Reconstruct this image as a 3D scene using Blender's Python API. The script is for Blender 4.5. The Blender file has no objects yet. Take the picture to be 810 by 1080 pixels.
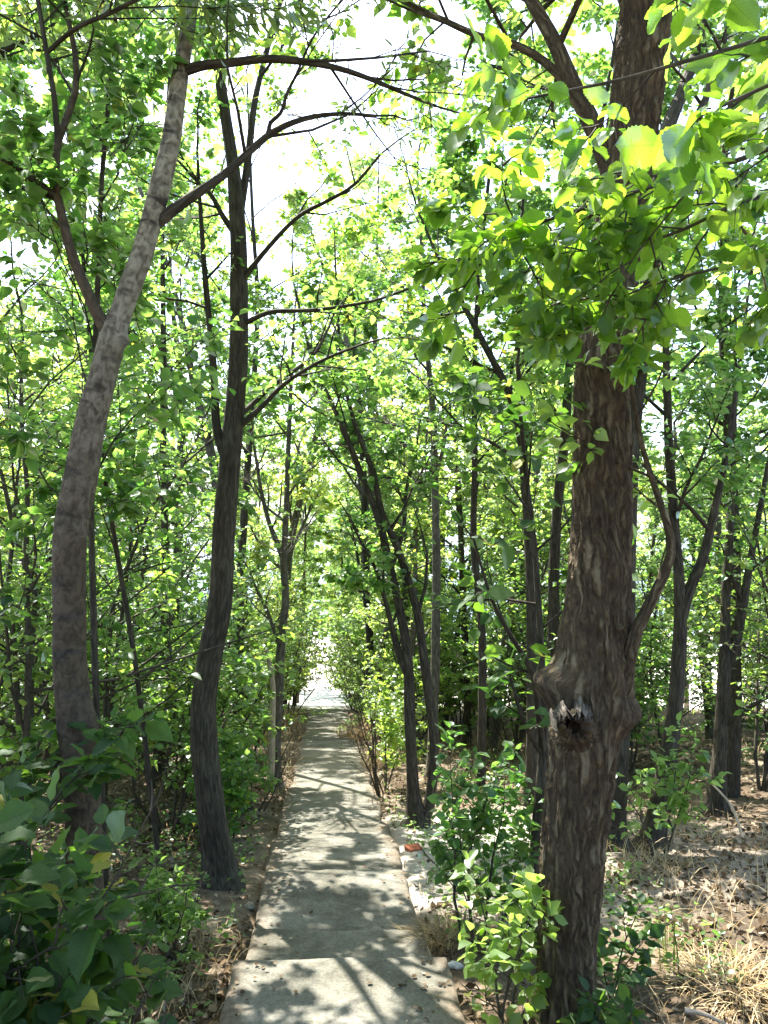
import bpy, math, random
import numpy as np
from mathutils import Vector

# ------------------------------------------------------------------ camera, sky, sun, exposure
scene = bpy.context.scene
COL = scene.collection
R = math.radians
FPX = 816.0                     # focal length in pixels of the 810 x 1080 photograph
CAM = np.array([0.0, 0.0, 1.6])
PITCH = math.atan(16.0 / FPX)

cd = bpy.data.cameras.new('camera')
cd.sensor_fit = 'VERTICAL'
cd.sensor_height = 36.0
cd.lens = 36.0 * FPX / 1080.0
cd.clip_start = 0.05
cd.clip_end = 9000
cam = bpy.data.objects.new('camera', cd)
COL.objects.link(cam)
cam.location = CAM
cam.rotation_euler = (R(90) + PITCH, 0, 0)
scene.camera = cam

SUN_AZ, SUN_EL = R(-30), R(57)
SUN = np.array([math.sin(SUN_AZ) * math.cos(SUN_EL), math.cos(SUN_AZ) * math.cos(SUN_EL), math.sin(SUN_EL)])
world = bpy.data.worlds.new('World')
scene.world = world
world.use_nodes = True
wn = world.node_tree.nodes
wl = world.node_tree.links
sky = wn.new('ShaderNodeTexSky')
sky.sky_type = 'NISHITA'
sky.sun_disc = False
sky.sun_elevation = SUN_EL
sky.sun_rotation = SUN_AZ
sky.air_density = 1.0
sky.dust_density = 2.0
bg = wn['Background']
bg.inputs['Strength'].default_value = 0.14
wl.new(sky.outputs[0], bg.inputs['Color'])
sl = bpy.data.lights.new('sun', 'SUN')
sl.energy = 5.0
sl.angle = R(0.5)
sl.color = (1.0, 0.955, 0.88)
so = bpy.data.objects.new('sun', sl)
COL.objects.link(so)
so.rotation_euler = Vector(SUN).to_track_quat('Z', 'Y').to_euler()
so.location = (0, 0, 40)

scene.view_settings.view_transform = 'Standard'
scene.view_settings.look = 'None'
scene.view_settings.exposure = 2.32
scene.view_settings.gamma = 1.0
scene.view_settings.use_curve_mapping = False
cy = scene.cycles
cy.max_bounces = 8
cy.diffuse_bounces = 4
cy.glossy_bounces = 2
cy.transmission_bounces = 5
cy.transparent_max_bounces = 8
cy.caustics_reflective = False
cy.caustics_refractive = False
cy.sample_clamp_indirect = 6.0

# ------------------------------------------------------------------ numpy helpers
rng = np.random.default_rng(7)


def nrm(v):
    v = np.asarray(v, float)
    return v / np.maximum(np.linalg.norm(v, axis=-1, keepdims=True), 1e-9)


def pt(px, py, d):
    """a point of the place at distance d along the ground axis, seen in the direction of photo pixel (px, py)"""
    u = (px - 405.0) / FPX
    v = (540.0 - py) / FPX
    c, s = math.cos(PITCH), math.sin(PITCH)
    dv = np.array([u, c - s * v, s + c * v])
    return CAM + dv * (d / dv[1])


def project(p):
    q = p - CAM
    c, s = math.cos(PITCH), math.sin(PITCH)
    f = q[:, 1] * c + q[:, 2] * s
    up = -q[:, 1] * s + q[:, 2] * c
    f2 = np.where(f > 0.05, f, 1e9)
    return 405 + FPX * q[:, 0] / f2, 540 - FPX * up / f2, f


def hash3(i, j, k):
    h = (i.astype(np.int64) * 374761393 + j.astype(np.int64) * 668265263 + k.astype(np.int64) * 2147483647) & 0xffffffff
    h = ((h ^ (h >> 13)) * 1274126177) & 0xffffffff
    return ((h ^ (h >> 16)) & 0xffff) / 65535.0


def vnoise(p):
    """value noise in [0, 1] for points (N, 3)"""
    p = np.asarray(p, float)
    i = np.floor(p)
    f = p - i
    f = f * f * (3 - 2 * f)
    i = i.astype(np.int64)
    out = 0
    for a in (0, 1):
        for b in (0, 1):
            for c in (0, 1):
                w = (f[:, 0] if a else 1 - f[:, 0]) * (f[:, 1] if b else 1 - f[:, 1]) * (f[:, 2] if c else 1 - f[:, 2])
                out = out + w * hash3(i[:, 0] + a, i[:, 1] + b, i[:, 2] + c)
    return out


def fbm(p, o=3):
    s, a, t = 0, 0.5, 0
    for k in range(o):
        s = s + a * vnoise(p * 2 ** k + 17.3 * k)
        t += a
        a *= 0.5
    return s / t


def path_x(y):
    return -0.21 - 0.0757 * (y - 3.94)


def ground_z(x, y):
    """height of the earth: an even slope down the hill, then the shore"""
    x = np.asarray(x, float)
    y = np.asarray(y, float)
    z = -0.39 - 0.157 * y
    z = np.where(y > 25, -0.39 - 0.157 * 25 - 0.20 * (y - 25), z)
    z = np.where(y > 39, -0.39 - 0.157 * 25 - 0.2 * 14 - 0.045 * (y - 39), z)
    z = np.maximum(z, -9.5)
    dx = np.abs(x - path_x(y))
    side = np.clip((dx - 0.6) / 1.5, 0, 1)
    bed = np.interp(y, [-1, 0.5, 0.7, 1.6, 1.75, 3.0, 3.15, 4.5, 4.62, 5.25, 5.45, 6.7, 6.9, 7.4, 26], [-.1, -.1, -.36, -.40, -.64, -.70, -.94, -.98, -1.2, -1.23, -1.42, -1.44, -1.52, -1.60, -4.55])
    w = np.clip((0.72 - dx) / 0.14, 0, 1) * (y < 26) * (y > -1)
    z = z * (1 - w) + np.minimum(z, bed) * w
    p = np.stack([x, y, 0 * x], -1).reshape(-1, 3)
    n = (fbm(p * 0.35, 3).reshape(x.shape) - 0.5) * 0.5 + (fbm(p * 2.1 + 5, 2).reshape(x.shape) - 0.5) * 0.10
    z = z + n * side * np.where(y > 32, 0.3, 1) + 0.05 * side
    return z


def gz(x, y):
    return float(ground_z(np.array([x]), np.array([y]))[0])


def base_at(px, d):
    x = (px - 405.0) / FPX * d * 1.0
    return np.array([x, d, gz(x, d)])


# canopy gaps: where the photograph shows sun on the ground the crowns above let it through
GAPS = [(350, 1050, 105, 45, .62), (345, 924, 62, 8, 1.0), (415, 931, 38, 13, 1.0), (405, 970, 32, 4, .9), (290, 985, 20, 10, .5),
        (350, 885, 65, 26, .55), (360, 850, 70, 22, .55), (345, 800, 50, 28, .46), (520, 865, 100, 26, .97),
        (500, 935, 62, 20, .9), (760, 905, 75, 9, .95), (775, 868, 40, 10, .6), (765, 992, 62, 24, .97), (665, 1002, 40, 20, .85),
        (650, 940, 30, 30, .5), (300, 766, 32, 9, 1.0), (240, 1000, 22, 10, .7), (335, 770, 30, 14, .5), (610, 900, 60, 30, .6),
        (470, 1065, 30, 14, .4), (700, 1000, 40, 12, .8)]


def clumps(P, density):
    """thin a crown in clumps, so that light and dark masses and open gaps are left"""
    if density >= 1:
        return np.ones(len(P), bool)
    q = 0.75 * np.clip((fbm(P * 1.25 + 60, 2) - 0.5) * 1.7 + 0.5, 0, 1) + 0.25 * rng.random(len(P))
    return q < np.quantile(q, density)


def keep_mask(P, near_ok=False, density=1.0):
    """which leaves of a crown stay: open the gaps towards the sun, keep the walkway and the lens clear"""
    n = len(P)
    keep = clumps(P, density)
    # shadow point on the slope z = -0.3 - 0.157 y
    t = (P[:, 2] + 0.30 + 0.157 * P[:, 1]) / (SUN[2] + 0.157 * SUN[1])
    G = P - SUN[None, :] * t[:, None]
    gx, gy, gd = project(G)
    nz = fbm(np.stack([G[:, 0] * 4.6, G[:, 1] * 4.6, 0 * G[:, 0]], -1), 2)
    nz = np.clip((nz - 0.5) * 1.9 + 0.5, 0, 1)
    for (cx, cyy, rx, ry, p) in GAPS:
        e = ((gx - cx) / rx) ** 2 + ((gy - cyy) / ry) ** 2
        hit = (gd > 0.5) & (e < 1.0) & (nz < p * (1.12 - 0.25 * e))
        keep &= ~hit
    dx = np.abs(P[:, 0] - path_x(P[:, 1]))
    above = P[:, 2] - (-0.34 - 0.157 * P[:, 1])
    keep &= ~((dx < 0.66) & (above < 2.3))
    px, py, f = project(P)
    keep &= ~((f > 0) & (f < 45) & (np.abs(px - 340) < 13) & (np.abs(py - 722) < 34))
    if not near_ok:
        inview = (f > 0) & (px > -60) & (px < 870) & (py > -60) & (py < 1140)
        keep &= ~(inview & (f < 3.3))
    keep &= np.linalg.norm(P - CAM, axis=1) > 0.7
    return keep


# ------------------------------------------------------------------ mesh assembly
class Geo:
    def __init__(self):
        self.v, self.f, self.bark, self.tint, self.uv, self.n = [], {}, [], [], [], 0

    def add(self, v, faces, bark=None, tint=None, uv=None):
        v = np.asarray(v, float)
        for fc in faces:
            fc = np.asarray(fc, np.int64)
            if len(fc):
                self.f.setdefault(fc.shape[1], []).append(fc + self.n)
        self.v.append(v)
        self.bark.append(np.zeros((len(v), 3)) if bark is None else bark)
        self.tint.append(np.full(len(v), 0.5) if tint is None else tint)
        self.uv.append(np.zeros((len(v), 2)) if uv is None else uv)
        self.n += len(v)

    def tube(self, pts, rad, sides=6, wob=0.0, cap=False, seed=0.0, l0=0.0, disp=None, twist=0.0):
        pts = np.asarray(pts, float)
        rad = np.asarray(rad, float)
        m = len(pts)
        tg = np.gradient(pts, axis=0)
        tg = nrm(tg)
        ref = np.array([1.0, 0, 0]) if abs(tg[0][0]) < 0.8 else np.array([0, 1.0, 0])
        U = np.zeros((m, 3))
        u = ref
        for i in range(m):
            u = u - tg[i] * np.dot(u, tg[i])
            u = u / max(np.linalg.norm(u), 1e-9)
            U[i] = u
        W = np.cross(tg, U)
        th = np.arange(sides) * 2 * math.pi / sides
        L = l0 + np.concatenate([[0], np.cumsum(np.linalg.norm(np.diff(pts, axis=0), axis=1))])
        cs, sn = np.cos(th), np.sin(th)
        rr = np.repeat(rad[:, None], sides, 1)
        ta = th[None, :] + twist * L[:, None]
        bark = np.stack([rr * np.cos(ta), rr * np.sin(ta), np.repeat(L[:, None], sides, 1)], -1)
        if wob:
            q = np.stack([cs[None, :] * 0.9 + seed + 0 * rr, sn[None, :] * 0.9 + 0 * rr, np.repeat(L[:, None], sides, 1) * 2.2], -1)
            rr = rr * (1 + wob * 2 * (fbm(q.reshape(-1, 3), 2).reshape(rr.shape) - 0.5))
        if disp is not None:
            rr = rr + disp(rr, th[None, :] + 0 * rr, np.repeat(L[:, None], sides, 1))
        v = pts[:, None, :] + rr[..., None] * (cs[None, :, None] * U[:, None, :] + sn[None, :, None] * W[:, None, :])
        i = np.arange(m - 1)[:, None] * sides
        j = np.arange(sides)[None, :]
        j2 = (j + 1) % sides
        f = np.stack([i + j, i + j2, i + sides + j2, i + sides + j], -1).reshape(-1, 4)
        self.add(v.reshape(-1, 3), [f], bark.reshape(-1, 3), np.full(m * sides, (seed * 0.37) % 1.0))
        if cap:
            k = self.n
            self.add(np.array([pts[-1]]), [], bark[-1].mean(0)[None])
            last = k - sides
            self.f.setdefault(3, []).append(np.stack([last + np.arange(sides), last + (np.arange(sides) + 1) % sides, np.full(sides, k)], -1))

    def leaves(self, tpl, P, A, N, S, T, fold=None, bend=None):
        n = len(P)
        if n == 0:
            return
        tv, tf = tpl
        k = len(tv)
        A = nrm(A)
        N = nrm(N - A * np.sum(A * N, 1, keepdims=True))
        X = np.cross(A, N)
        bend = rng.uniform(-0.28, 0.08, n) if bend is None else bend
        fold = rng.uniform(0.05, 0.55, n) if fold is None else fold
        wid = rng.uniform(0.82, 1.15, n)
        tx = tv[None, :, 0] * wid[:, None]
        ty = np.repeat(tv[None, :, 1], n, 0)
        tz = tv[None, :, 2] + fold[:, None] * np.abs(tv[None, :, 0]) + bend[:, None] * ty ** 2
        v = P[:, None, :] + S[:, None, None] * (tx[..., None] * X[:, None, :] + ty[..., None] * A[:, None, :] + tz[..., None] * N[:, None, :])
        off = np.arange(n)[:, None, None] * k
        faces = [(f[None] + off).reshape(-1, f.shape[1]) for f in tf]
        uv = np.repeat(tv[None, :, :2], n, 0).reshape(-1, 2)
        self.add(v.reshape(-1, 3), faces, None, np.repeat(T, k), uv)

    def build(self, name, mat, parent=None, loc=None, smooth=True):
        me = bpy.data.meshes.new(name)
        if self.n:
            v = np.concatenate(self.v)
            if loc is not None:
                v = v - np.asarray(loc)[None]
            me.vertices.add(len(v))
            me.vertices.foreach_set('co', v.astype(np.float32).ravel())
            loops, starts, tot = [], [], 0
            for kk, fl in self.f.items():
                fa = np.concatenate(fl)
                loops.append(fa.ravel())
                starts.append(tot + np.arange(len(fa)) * kk)
                tot += fa.size
            lp = np.concatenate(loops).astype(np.int32)
            st = np.concatenate(starts).astype(np.int32)
            me.loops.add(len(lp))
            me.loops.foreach_set('vertex_index', lp)
            me.polygons.add(len(st))
            me.polygons.foreach_set('loop_start', st)
            if smooth:
                me.polygons.foreach_set('use_smooth', np.ones(len(st), bool))
            at = me.attributes.new('bark', 'FLOAT_VECTOR', 'POINT')
            at.data.foreach_set('vector', np.concatenate(self.bark).astype(np.float32).ravel())
            at = me.attributes.new('tint', 'FLOAT', 'POINT')
            at.data.foreach_set('value', np.concatenate(self.tint).astype(np.float32))
            uv = np.concatenate(self.uv)
            at = me.attributes.new('leaf', 'FLOAT_VECTOR', 'POINT')
            at.data.foreach_set('vector', np.concatenate([uv, np.zeros((len(uv), 1))], 1).astype(np.float32).ravel())
            me.update(calc_edges=True)
        me.materials.append(mat)
        o = bpy.data.objects.new(name, me)
        COL.objects.link(o)
        if parent is not None:
            o.parent = parent
        elif loc is not None:
            o.location = loc
        return o


def leaf_small():
    v = np.array([[0, 0, 0], [-.34, .5, 0], [.34, .5, 0], [0, 1, 0]], float)
    return v, [np.array([[0, 3, 1], [0, 2, 3]])]


def leaf_mid():
    v = np.array([[0, 0, 0], [-.30, .26, 0], [.30, .26, 0], [-.33, .58, 0], [.33, .58, 0], [0, 1, 0], [0, .5, 0]], float)
    return v, [np.array([[0, 6, 1], [0, 2, 6], [1, 6, 3], [6, 2, 4], [3, 6, 5], [6, 4, 5]])]


def leaf_narrow():
    v = np.array([[0, 0, 0], [-.09, .3, 0], [.09, .3, 0], [-.08, .65, 0], [.08, .65, 0], [0, 1, 0]], float)
    return v, [np.array([[0, 2, 1], [3, 4, 5]]), np.array([[1, 2, 4, 3]])]


def leaf_maple():
    # a lobed outline as a fan from the middle
    o = [(0, 0), (.20, .10), (.46, .10), (.40, .32), (.56, .52), (.30, .58), (.26, .72), (0, 1.0)]
    v = [[0, .38, 0]] + [[x, y, 0] for x, y in o] + [[-x, y, 0] for x, y in o[-2:0:-1]]
    n = len(v) - 1
    f = [[0, 1 + i, 1 + (i + 1) % n] for i in range(n)]
    return np.array(v, float), [np.array(f)]


def leaf_big():
    # ovate leaf with a finely toothed rim and a midrib
    prof = [(0, 0.0), (.07, .15), (.16, .27), (.28, .345), (.40, .37), (.52, .36), (.64, .315), (.76, .235), (.87, .14), (.95, .06), (1.0, 0.0)]
    yy = np.linspace(0, 1, 21)
    w = np.interp(yy, [a for a, b in prof], [b for a, b in prof])
    w = w * (1 + 0.05 * np.where(np.arange(21) % 2, 1, -1))
    w[0] = w[-1] = 0.004
    rows = []
    for y, ww in zip(yy, w):
        for s in (-1, -.5, 0, .5, 1):
            rows.append([s * ww, y - 0.05 * abs(s) * (1 - y), 0.03 * math.sin(y * 13 + s * 4) * abs(s)])
    f = []
    for i in range(20):
        for j in range(4):
            f.append([i * 5 + j, i * 5 + j + 1, i * 5 + j + 6, i * 5 + j + 5])
    return np.array(rows, float), [np.array(f)]


TS, TM, TN, TP, TB = leaf_small(), leaf_mid(), leaf_narrow(), leaf_maple(), leaf_big()

# ------------------------------------------------------------------ materials


def new_mat(name):
    m = bpy.data.materials.new(name)
    m.use_nodes = True
    nt = m.node_tree
    nt.nodes.clear()
    out = nt.nodes.new('ShaderNodeOutputMaterial')
    return m, nt.nodes, nt.links, out


def ramp(nodes, stops):
    r = nodes.new('ShaderNodeValToRGB')
    e = r.color_ramp.elements
    e.remove(e[1])
    e[0].position = stops[0][0]
    e[0].color = tuple(stops[0][1]) + (1,)
    for p_, c_ in stops[1:]:
        el = e.new(p_)
        el.color = tuple(c_) + (1,)
    return r


def leaf_material(name, dark, light, tdark, tlight, trans=0.56, gloss=0.06, rough=0.38, veins=False, fres=0.28):
    m, n, l, out = new_mat(name)
    a = n.new('ShaderNodeAttribute')
    a.attribute_name = 'tint'
    dr = ramp(n, [(0, dark), (0.88, light), (0.96, [c * 1.3 for c in light]), (1.0, (0.17, 0.18, 0.025))])
    tr = ramp(n, [(0, tdark), (0.88, tlight), (0.96, [min(1, c * 1.15) for c in tlight]), (1.0, (0.52, 0.50, 0.05))])
    l.new(a.outputs['Fac'], dr.inputs[0])
    l.new(a.outputs['Fac'], tr.inputs[0])
    oi_ = n.new('ShaderNodeObjectInfo')
    vr = ramp(n, [(0, (0.74, 0.86, 0.92)), (0.5, (1, 1, 1)), (1, (1.20, 1.08, 0.85))])
    l.new(oi_.outputs['Random'], vr.inputs[0])
    cols = []
    for src in (dr, tr):
        mv = n.new('ShaderNodeMixRGB'); mv.blend_type = 'MULTIPLY'; mv.inputs[0].default_value = 1.0
        l.new(src.outputs[0], mv.inputs[1]); l.new(vr.outputs[0], mv.inputs[2])
        cols.append(mv.outputs[0])
    dcol, tcol = cols
    d = n.new('ShaderNodeBsdfDiffuse')
    t = n.new('ShaderNodeBsdfTranslucent')
    if veins:
        lf = n.new('ShaderNodeAttribute')
        lf.attribute_name = 'leaf'
        sx = n.new('ShaderNodeSeparateXYZ')
        l.new(lf.outputs['Vector'], sx.inputs[0])
        ab = n.new('ShaderNodeMath'); ab.operation = 'ABSOLUTE'
        l.new(sx.outputs['X'], ab.inputs[0])
        mm = n.new('ShaderNodeMath'); mm.operation = 'MULTIPLY_ADD'
        l.new(ab.outputs[0], mm.inputs[0]); mm.inputs[1].default_value = -0.9
        l.new(sx.outputs['Y'], mm.inputs[2])
        fr = n.new('ShaderNodeMath'); fr.operation = 'PINGPONG'
        l.new(mm.outputs[0], fr.inputs[0]); fr.inputs[1].default_value = 0.055
        v1 = n.new('ShaderNodeMapRange'); v1.inputs['From Min'].default_value = 0.0; v1.inputs['From Max'].default_value = 0.014
        l.new(fr.outputs[0], v1.inputs['Value'])
        v2 = n.new('ShaderNodeMapRange'); v2.inputs['From Min'].default_value = 0.006; v2.inputs['From Max'].default_value = 0.022
        l.new(ab.outputs[0], v2.inputs['Value'])
        mn = n.new('ShaderNodeMath'); mn.operation = 'MINIMUM'
        l.new(v1.outputs[0], mn.inputs[0]); l.new(v2.outputs[0], mn.inputs[1])
        nz = n.new('ShaderNodeTexNoise'); nz.inputs['Scale'].default_value = 7
        l.new(lf.outputs['Vector'], nz.inputs['Vector'])
        ml = n.new('ShaderNodeMath'); ml.operation = 'MULTIPLY_ADD'
        l.new(mn.outputs[0], ml.inputs[0]); ml.inputs[1].default_value = 0.22; ml.inputs[2].default_value = 0.70
        m2 = n.new('ShaderNodeMath'); m2.operation = 'MULTIPLY_ADD'
        l.new(nz.outputs[0], m2.inputs[0]); m2.inputs[1].default_value = 0.3
        l.new(ml.outputs[0], m2.inputs[2])
        for src, dst in ((tcol, t), (dcol, d)):
            mx = n.new('ShaderNodeVectorMath'); mx.operation = 'SCALE'
            l.new(src, mx.inputs[0]); l.new(m2.outputs[0], mx.inputs['Scale'])
            l.new(mx.outputs[0], dst.inputs['Color'])
        bp = n.new('ShaderNodeBump'); bp.inputs['Strength'].default_value = 0.35; bp.inputs['Distance'].default_value = 0.004
        l.new(mn.outputs[0], bp.inputs['Height'])
        l.new(bp.outputs[0], d.inputs['Normal'])
    else:
        l.new(dcol, d.inputs['Color'])
        l.new(tcol, t.inputs['Color'])
    mix = n.new('ShaderNodeMixShader')
    mix.inputs[0].default_value = trans
    l.new(d.outputs[0], mix.inputs[1])
    l.new(t.outputs[0], mix.inputs[2])
    g = n.new('ShaderNodeBsdfGlossy')
    g.inputs['Roughness'].default_value = rough
    g.inputs['Color'].default_value = (0.9, 0.95, 1, 1)
    lw = n.new('ShaderNodeFresnel')
    lw.inputs['IOR'].default_value = 1.42
    fm = n.new('ShaderNodeMath'); fm.operation = 'MULTIPLY_ADD'
    l.new(lw.outputs[0], fm.inputs[0]); fm.inputs[1].default_value = fres; fm.inputs[2].default_value = gloss * 0.3
    fm.use_clamp = True
    mx2 = n.new('ShaderNodeMixShader')
    l.new(fm.outputs[0], mx2.inputs[0])
    l.new(mix.outputs[0], mx2.inputs[1])
    l.new(g.outputs[0], mx2.inputs[2])
    l.new(mx2.outputs[0], out.inputs['Surface'])
    return m


def bark_material(name, stops, scale=(26, 26, 5), bump=0.9, dist=0.02, detail=5, bands=None, rough=0.85):
    m, n, l, out = new_mat(name)
    a = n.new('ShaderNodeAttribute')
    a.attribute_name = 'bark'
    mp = n.new('ShaderNodeMapping')
    mp.inputs['Scale'].default_value = scale
    l.new(a.outputs['Vector'], mp.inputs[0])
    nz = n.new('ShaderNodeTexNoise')
    nz.inputs['Scale'].default_value = 1.0
    nz.inputs['Detail'].default_value = detail
    nz.inputs['Distortion'].default_value = 0.6
    l.new(mp.outputs[0], nz.inputs['Vector'])
    big = n.new('ShaderNodeTexNoise')
    big.inputs['Scale'].default_value = 3.1
    big.inputs['Detail'].default_value = 3
    l.new(a.outputs['Vector'], big.inputs['Vector'])
    cr = ramp(n, stops)
    ad = n.new('ShaderNodeMath'); ad.operation = 'MULTIPLY_ADD'
    l.new(big.outputs[0], ad.inputs[0]); ad.inputs[1].default_value = 0.5
    ms = n.new('ShaderNodeMath'); ms.operation = 'MULTIPLY_ADD'
    l.new(nz.outputs[0], ms.inputs[0]); ms.inputs[1].default_value = 1.3; ms.inputs[2].default_value = -0.40
    l.new(ms.outputs[0], ad.inputs[2])
    l.new(ad.outputs[0], cr.inputs[0])
    p = n.new('ShaderNodeBsdfPrincipled')
    p.inputs['Roughness'].default_value = rough
    p.inputs['Specular IOR Level'].default_value = 0.25
    col = cr.outputs[0]
    h = nz.outputs[0]
    if bands:
        mb = n.new('ShaderNodeMapping'); mb.inputs['Scale'].default_value = (3.5, 3.5, 13)
        l.new(a.outputs['Vector'], mb.inputs[0])
        nb = n.new('ShaderNodeTexNoise'); nb.inputs['Scale'].default_value = 1; nb.inputs['Detail'].default_value = 4
        l.new(mb.outputs[0], nb.inputs['Vector'])
        rb = ramp(n, [(0.56, (1, 1, 1)), (0.66, (0, 0, 0))])
        l.new(nb.outputs[0], rb.inputs[0])
        sx = n.new('ShaderNodeSeparateXYZ'); l.new(a.outputs['Vector'], sx.inputs[0])
        mr = n.new('ShaderNodeMapRange'); mr.inputs['From Min'].default_value = bands[2]; mr.inputs['From Max'].default_value = bands[3]
        w2 = n.new('ShaderNodeMath'); w2.operation = 'MULTIPLY_ADD'
        l.new(big.outputs[0], w2.inputs[0]); w2.inputs[1].default_value = 1.6; l.new(sx.outputs['Z'], w2.inputs[2])
        l.new(w2.outputs[0], mr.inputs['Value'])
        low = n.new('ShaderNodeMixRGB'); low.inputs[1].default_value = tuple(bands[0]) + (1,)
        l.new(mr.outputs[0], low.inputs[0]); l.new(col, low.inputs[2])
        mu = n.new('ShaderNodeMixRGB'); mu.inputs[1].default_value = tuple(bands[1]) + (1,)
        l.new(rb.outputs[0], mu.inputs[0]); l.new(low.outputs[0], mu.inputs[2])
        # flaky mottling in the lower part
        fl = n.new('ShaderNodeMixRGB'); fl.blend_type = 'MULTIPLY'; fl.inputs[0].default_value = 0.75
        rf = ramp(n, [(0.35, (0.45, 0.4, 0.34)), (0.6, (1.25, 1.2, 1.1))])
        l.new(nz.outputs[0], rf.inputs[0]); l.new(mu.outputs[0], fl.inputs[1]); l.new(rf.outputs[0], fl.inputs[2])
        col = fl.outputs[0]
    l.new(col, p.inputs['Base Color'])
    b = n.new('ShaderNodeBump')
    b.inputs['Strength'].default_value = bump
    b.inputs['Distance'].default_value = dist
    l.new(h, b.inputs['Height'])
    l.new(b.outputs[0], p.inputs['Normal'])
    l.new(p.outputs[0], out.inputs['Surface'])
    return m


def plain_material(name, c1, c2, scale=8, rough=0.9, bump=0.3, dist=0.01):
    m, n, l, out = new_mat(name)
    tc = n.new('ShaderNodeTexCoord')
    nz = n.new('ShaderNodeTexNoise'); nz.inputs['Scale'].default_value = scale; nz.inputs['Detail'].default_value = 6
    l.new(tc.outputs['Object'], nz.inputs['Vector'])
    cr = ramp(n, [(0.3, c1), (0.7, c2)])
    l.new(nz.outputs[0], cr.inputs[0])
    p = n.new('ShaderNodeBsdfPrincipled'); p.inputs['Roughness'].default_value = rough
    p.inputs['Specular IOR Level'].default_value = 0.3
    l.new(cr.outputs[0], p.inputs['Base Color'])
    b = n.new('ShaderNodeBump'); b.inputs['Strength'].default_value = bump; b.inputs['Distance'].default_value = dist
    l.new(nz.outputs[0], b.inputs['Height']); l.new(b.outputs[0], p.inputs['Normal'])
    l.new(p.outputs[0], out.inputs['Surface'])
    return m


def tint_material(name, c1, c2, c3, trans=0.0, rough=0.8):
    m, n, l, out = new_mat(name)
    a = n.new('ShaderNodeAttribute'); a.attribute_name = 'tint'
    cr = ramp(n, [(0, c1), (0.5, c2), (1, c3)])
    l.new(a.outputs['Fac'], cr.inputs[0])
    d = n.new('ShaderNodeBsdfDiffuse'); l.new(cr.outputs[0], d.inputs['Color'])
    if trans:
        t = n.new('ShaderNodeBsdfTranslucent'); l.new(cr.outputs[0], t.inputs['Color'])
        mx = n.new('ShaderNodeMixShader'); mx.inputs[0].default_value = trans
        l.new(d.outputs[0], mx.inputs[1]); l.new(t.outputs[0], mx.inputs[2])
        l.new(mx.outputs[0], out.inputs['Surface'])
    else:
        l.new(d.outputs[0], out.inputs['Surface'])
    return m


M = {}
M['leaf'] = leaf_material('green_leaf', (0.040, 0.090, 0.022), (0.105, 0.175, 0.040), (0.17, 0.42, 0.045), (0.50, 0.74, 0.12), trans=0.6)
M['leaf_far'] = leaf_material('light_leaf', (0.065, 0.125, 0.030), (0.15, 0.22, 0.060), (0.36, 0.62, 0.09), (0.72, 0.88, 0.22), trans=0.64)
M['leaf_big'] = leaf_material('broad_leaf', (0.032, 0.085, 0.014), (0.075, 0.145, 0.022), (0.14, 0.36, 0.015), (0.46, 0.68, 0.045), trans=0.62, rough=0.5, fres=0.16, veins=True)
M['leaf_dark'] = leaf_material('dark_leaf', (0.015, 0.042, 0.007), (0.040, 0.082, 0.010), (0.05, 0.16, 0.015), (0.18, 0.36, 0.03), trans=0.4, rough=0.6, fres=0.08, veins=True)
M['leaf_willow'] = leaf_material('olive_leaf', (0.060, 0.095, 0.032), (0.13, 0.165, 0.055), (0.30, 0.42, 0.06), (0.56, 0.64, 0.14), gloss=0.1)


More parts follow.
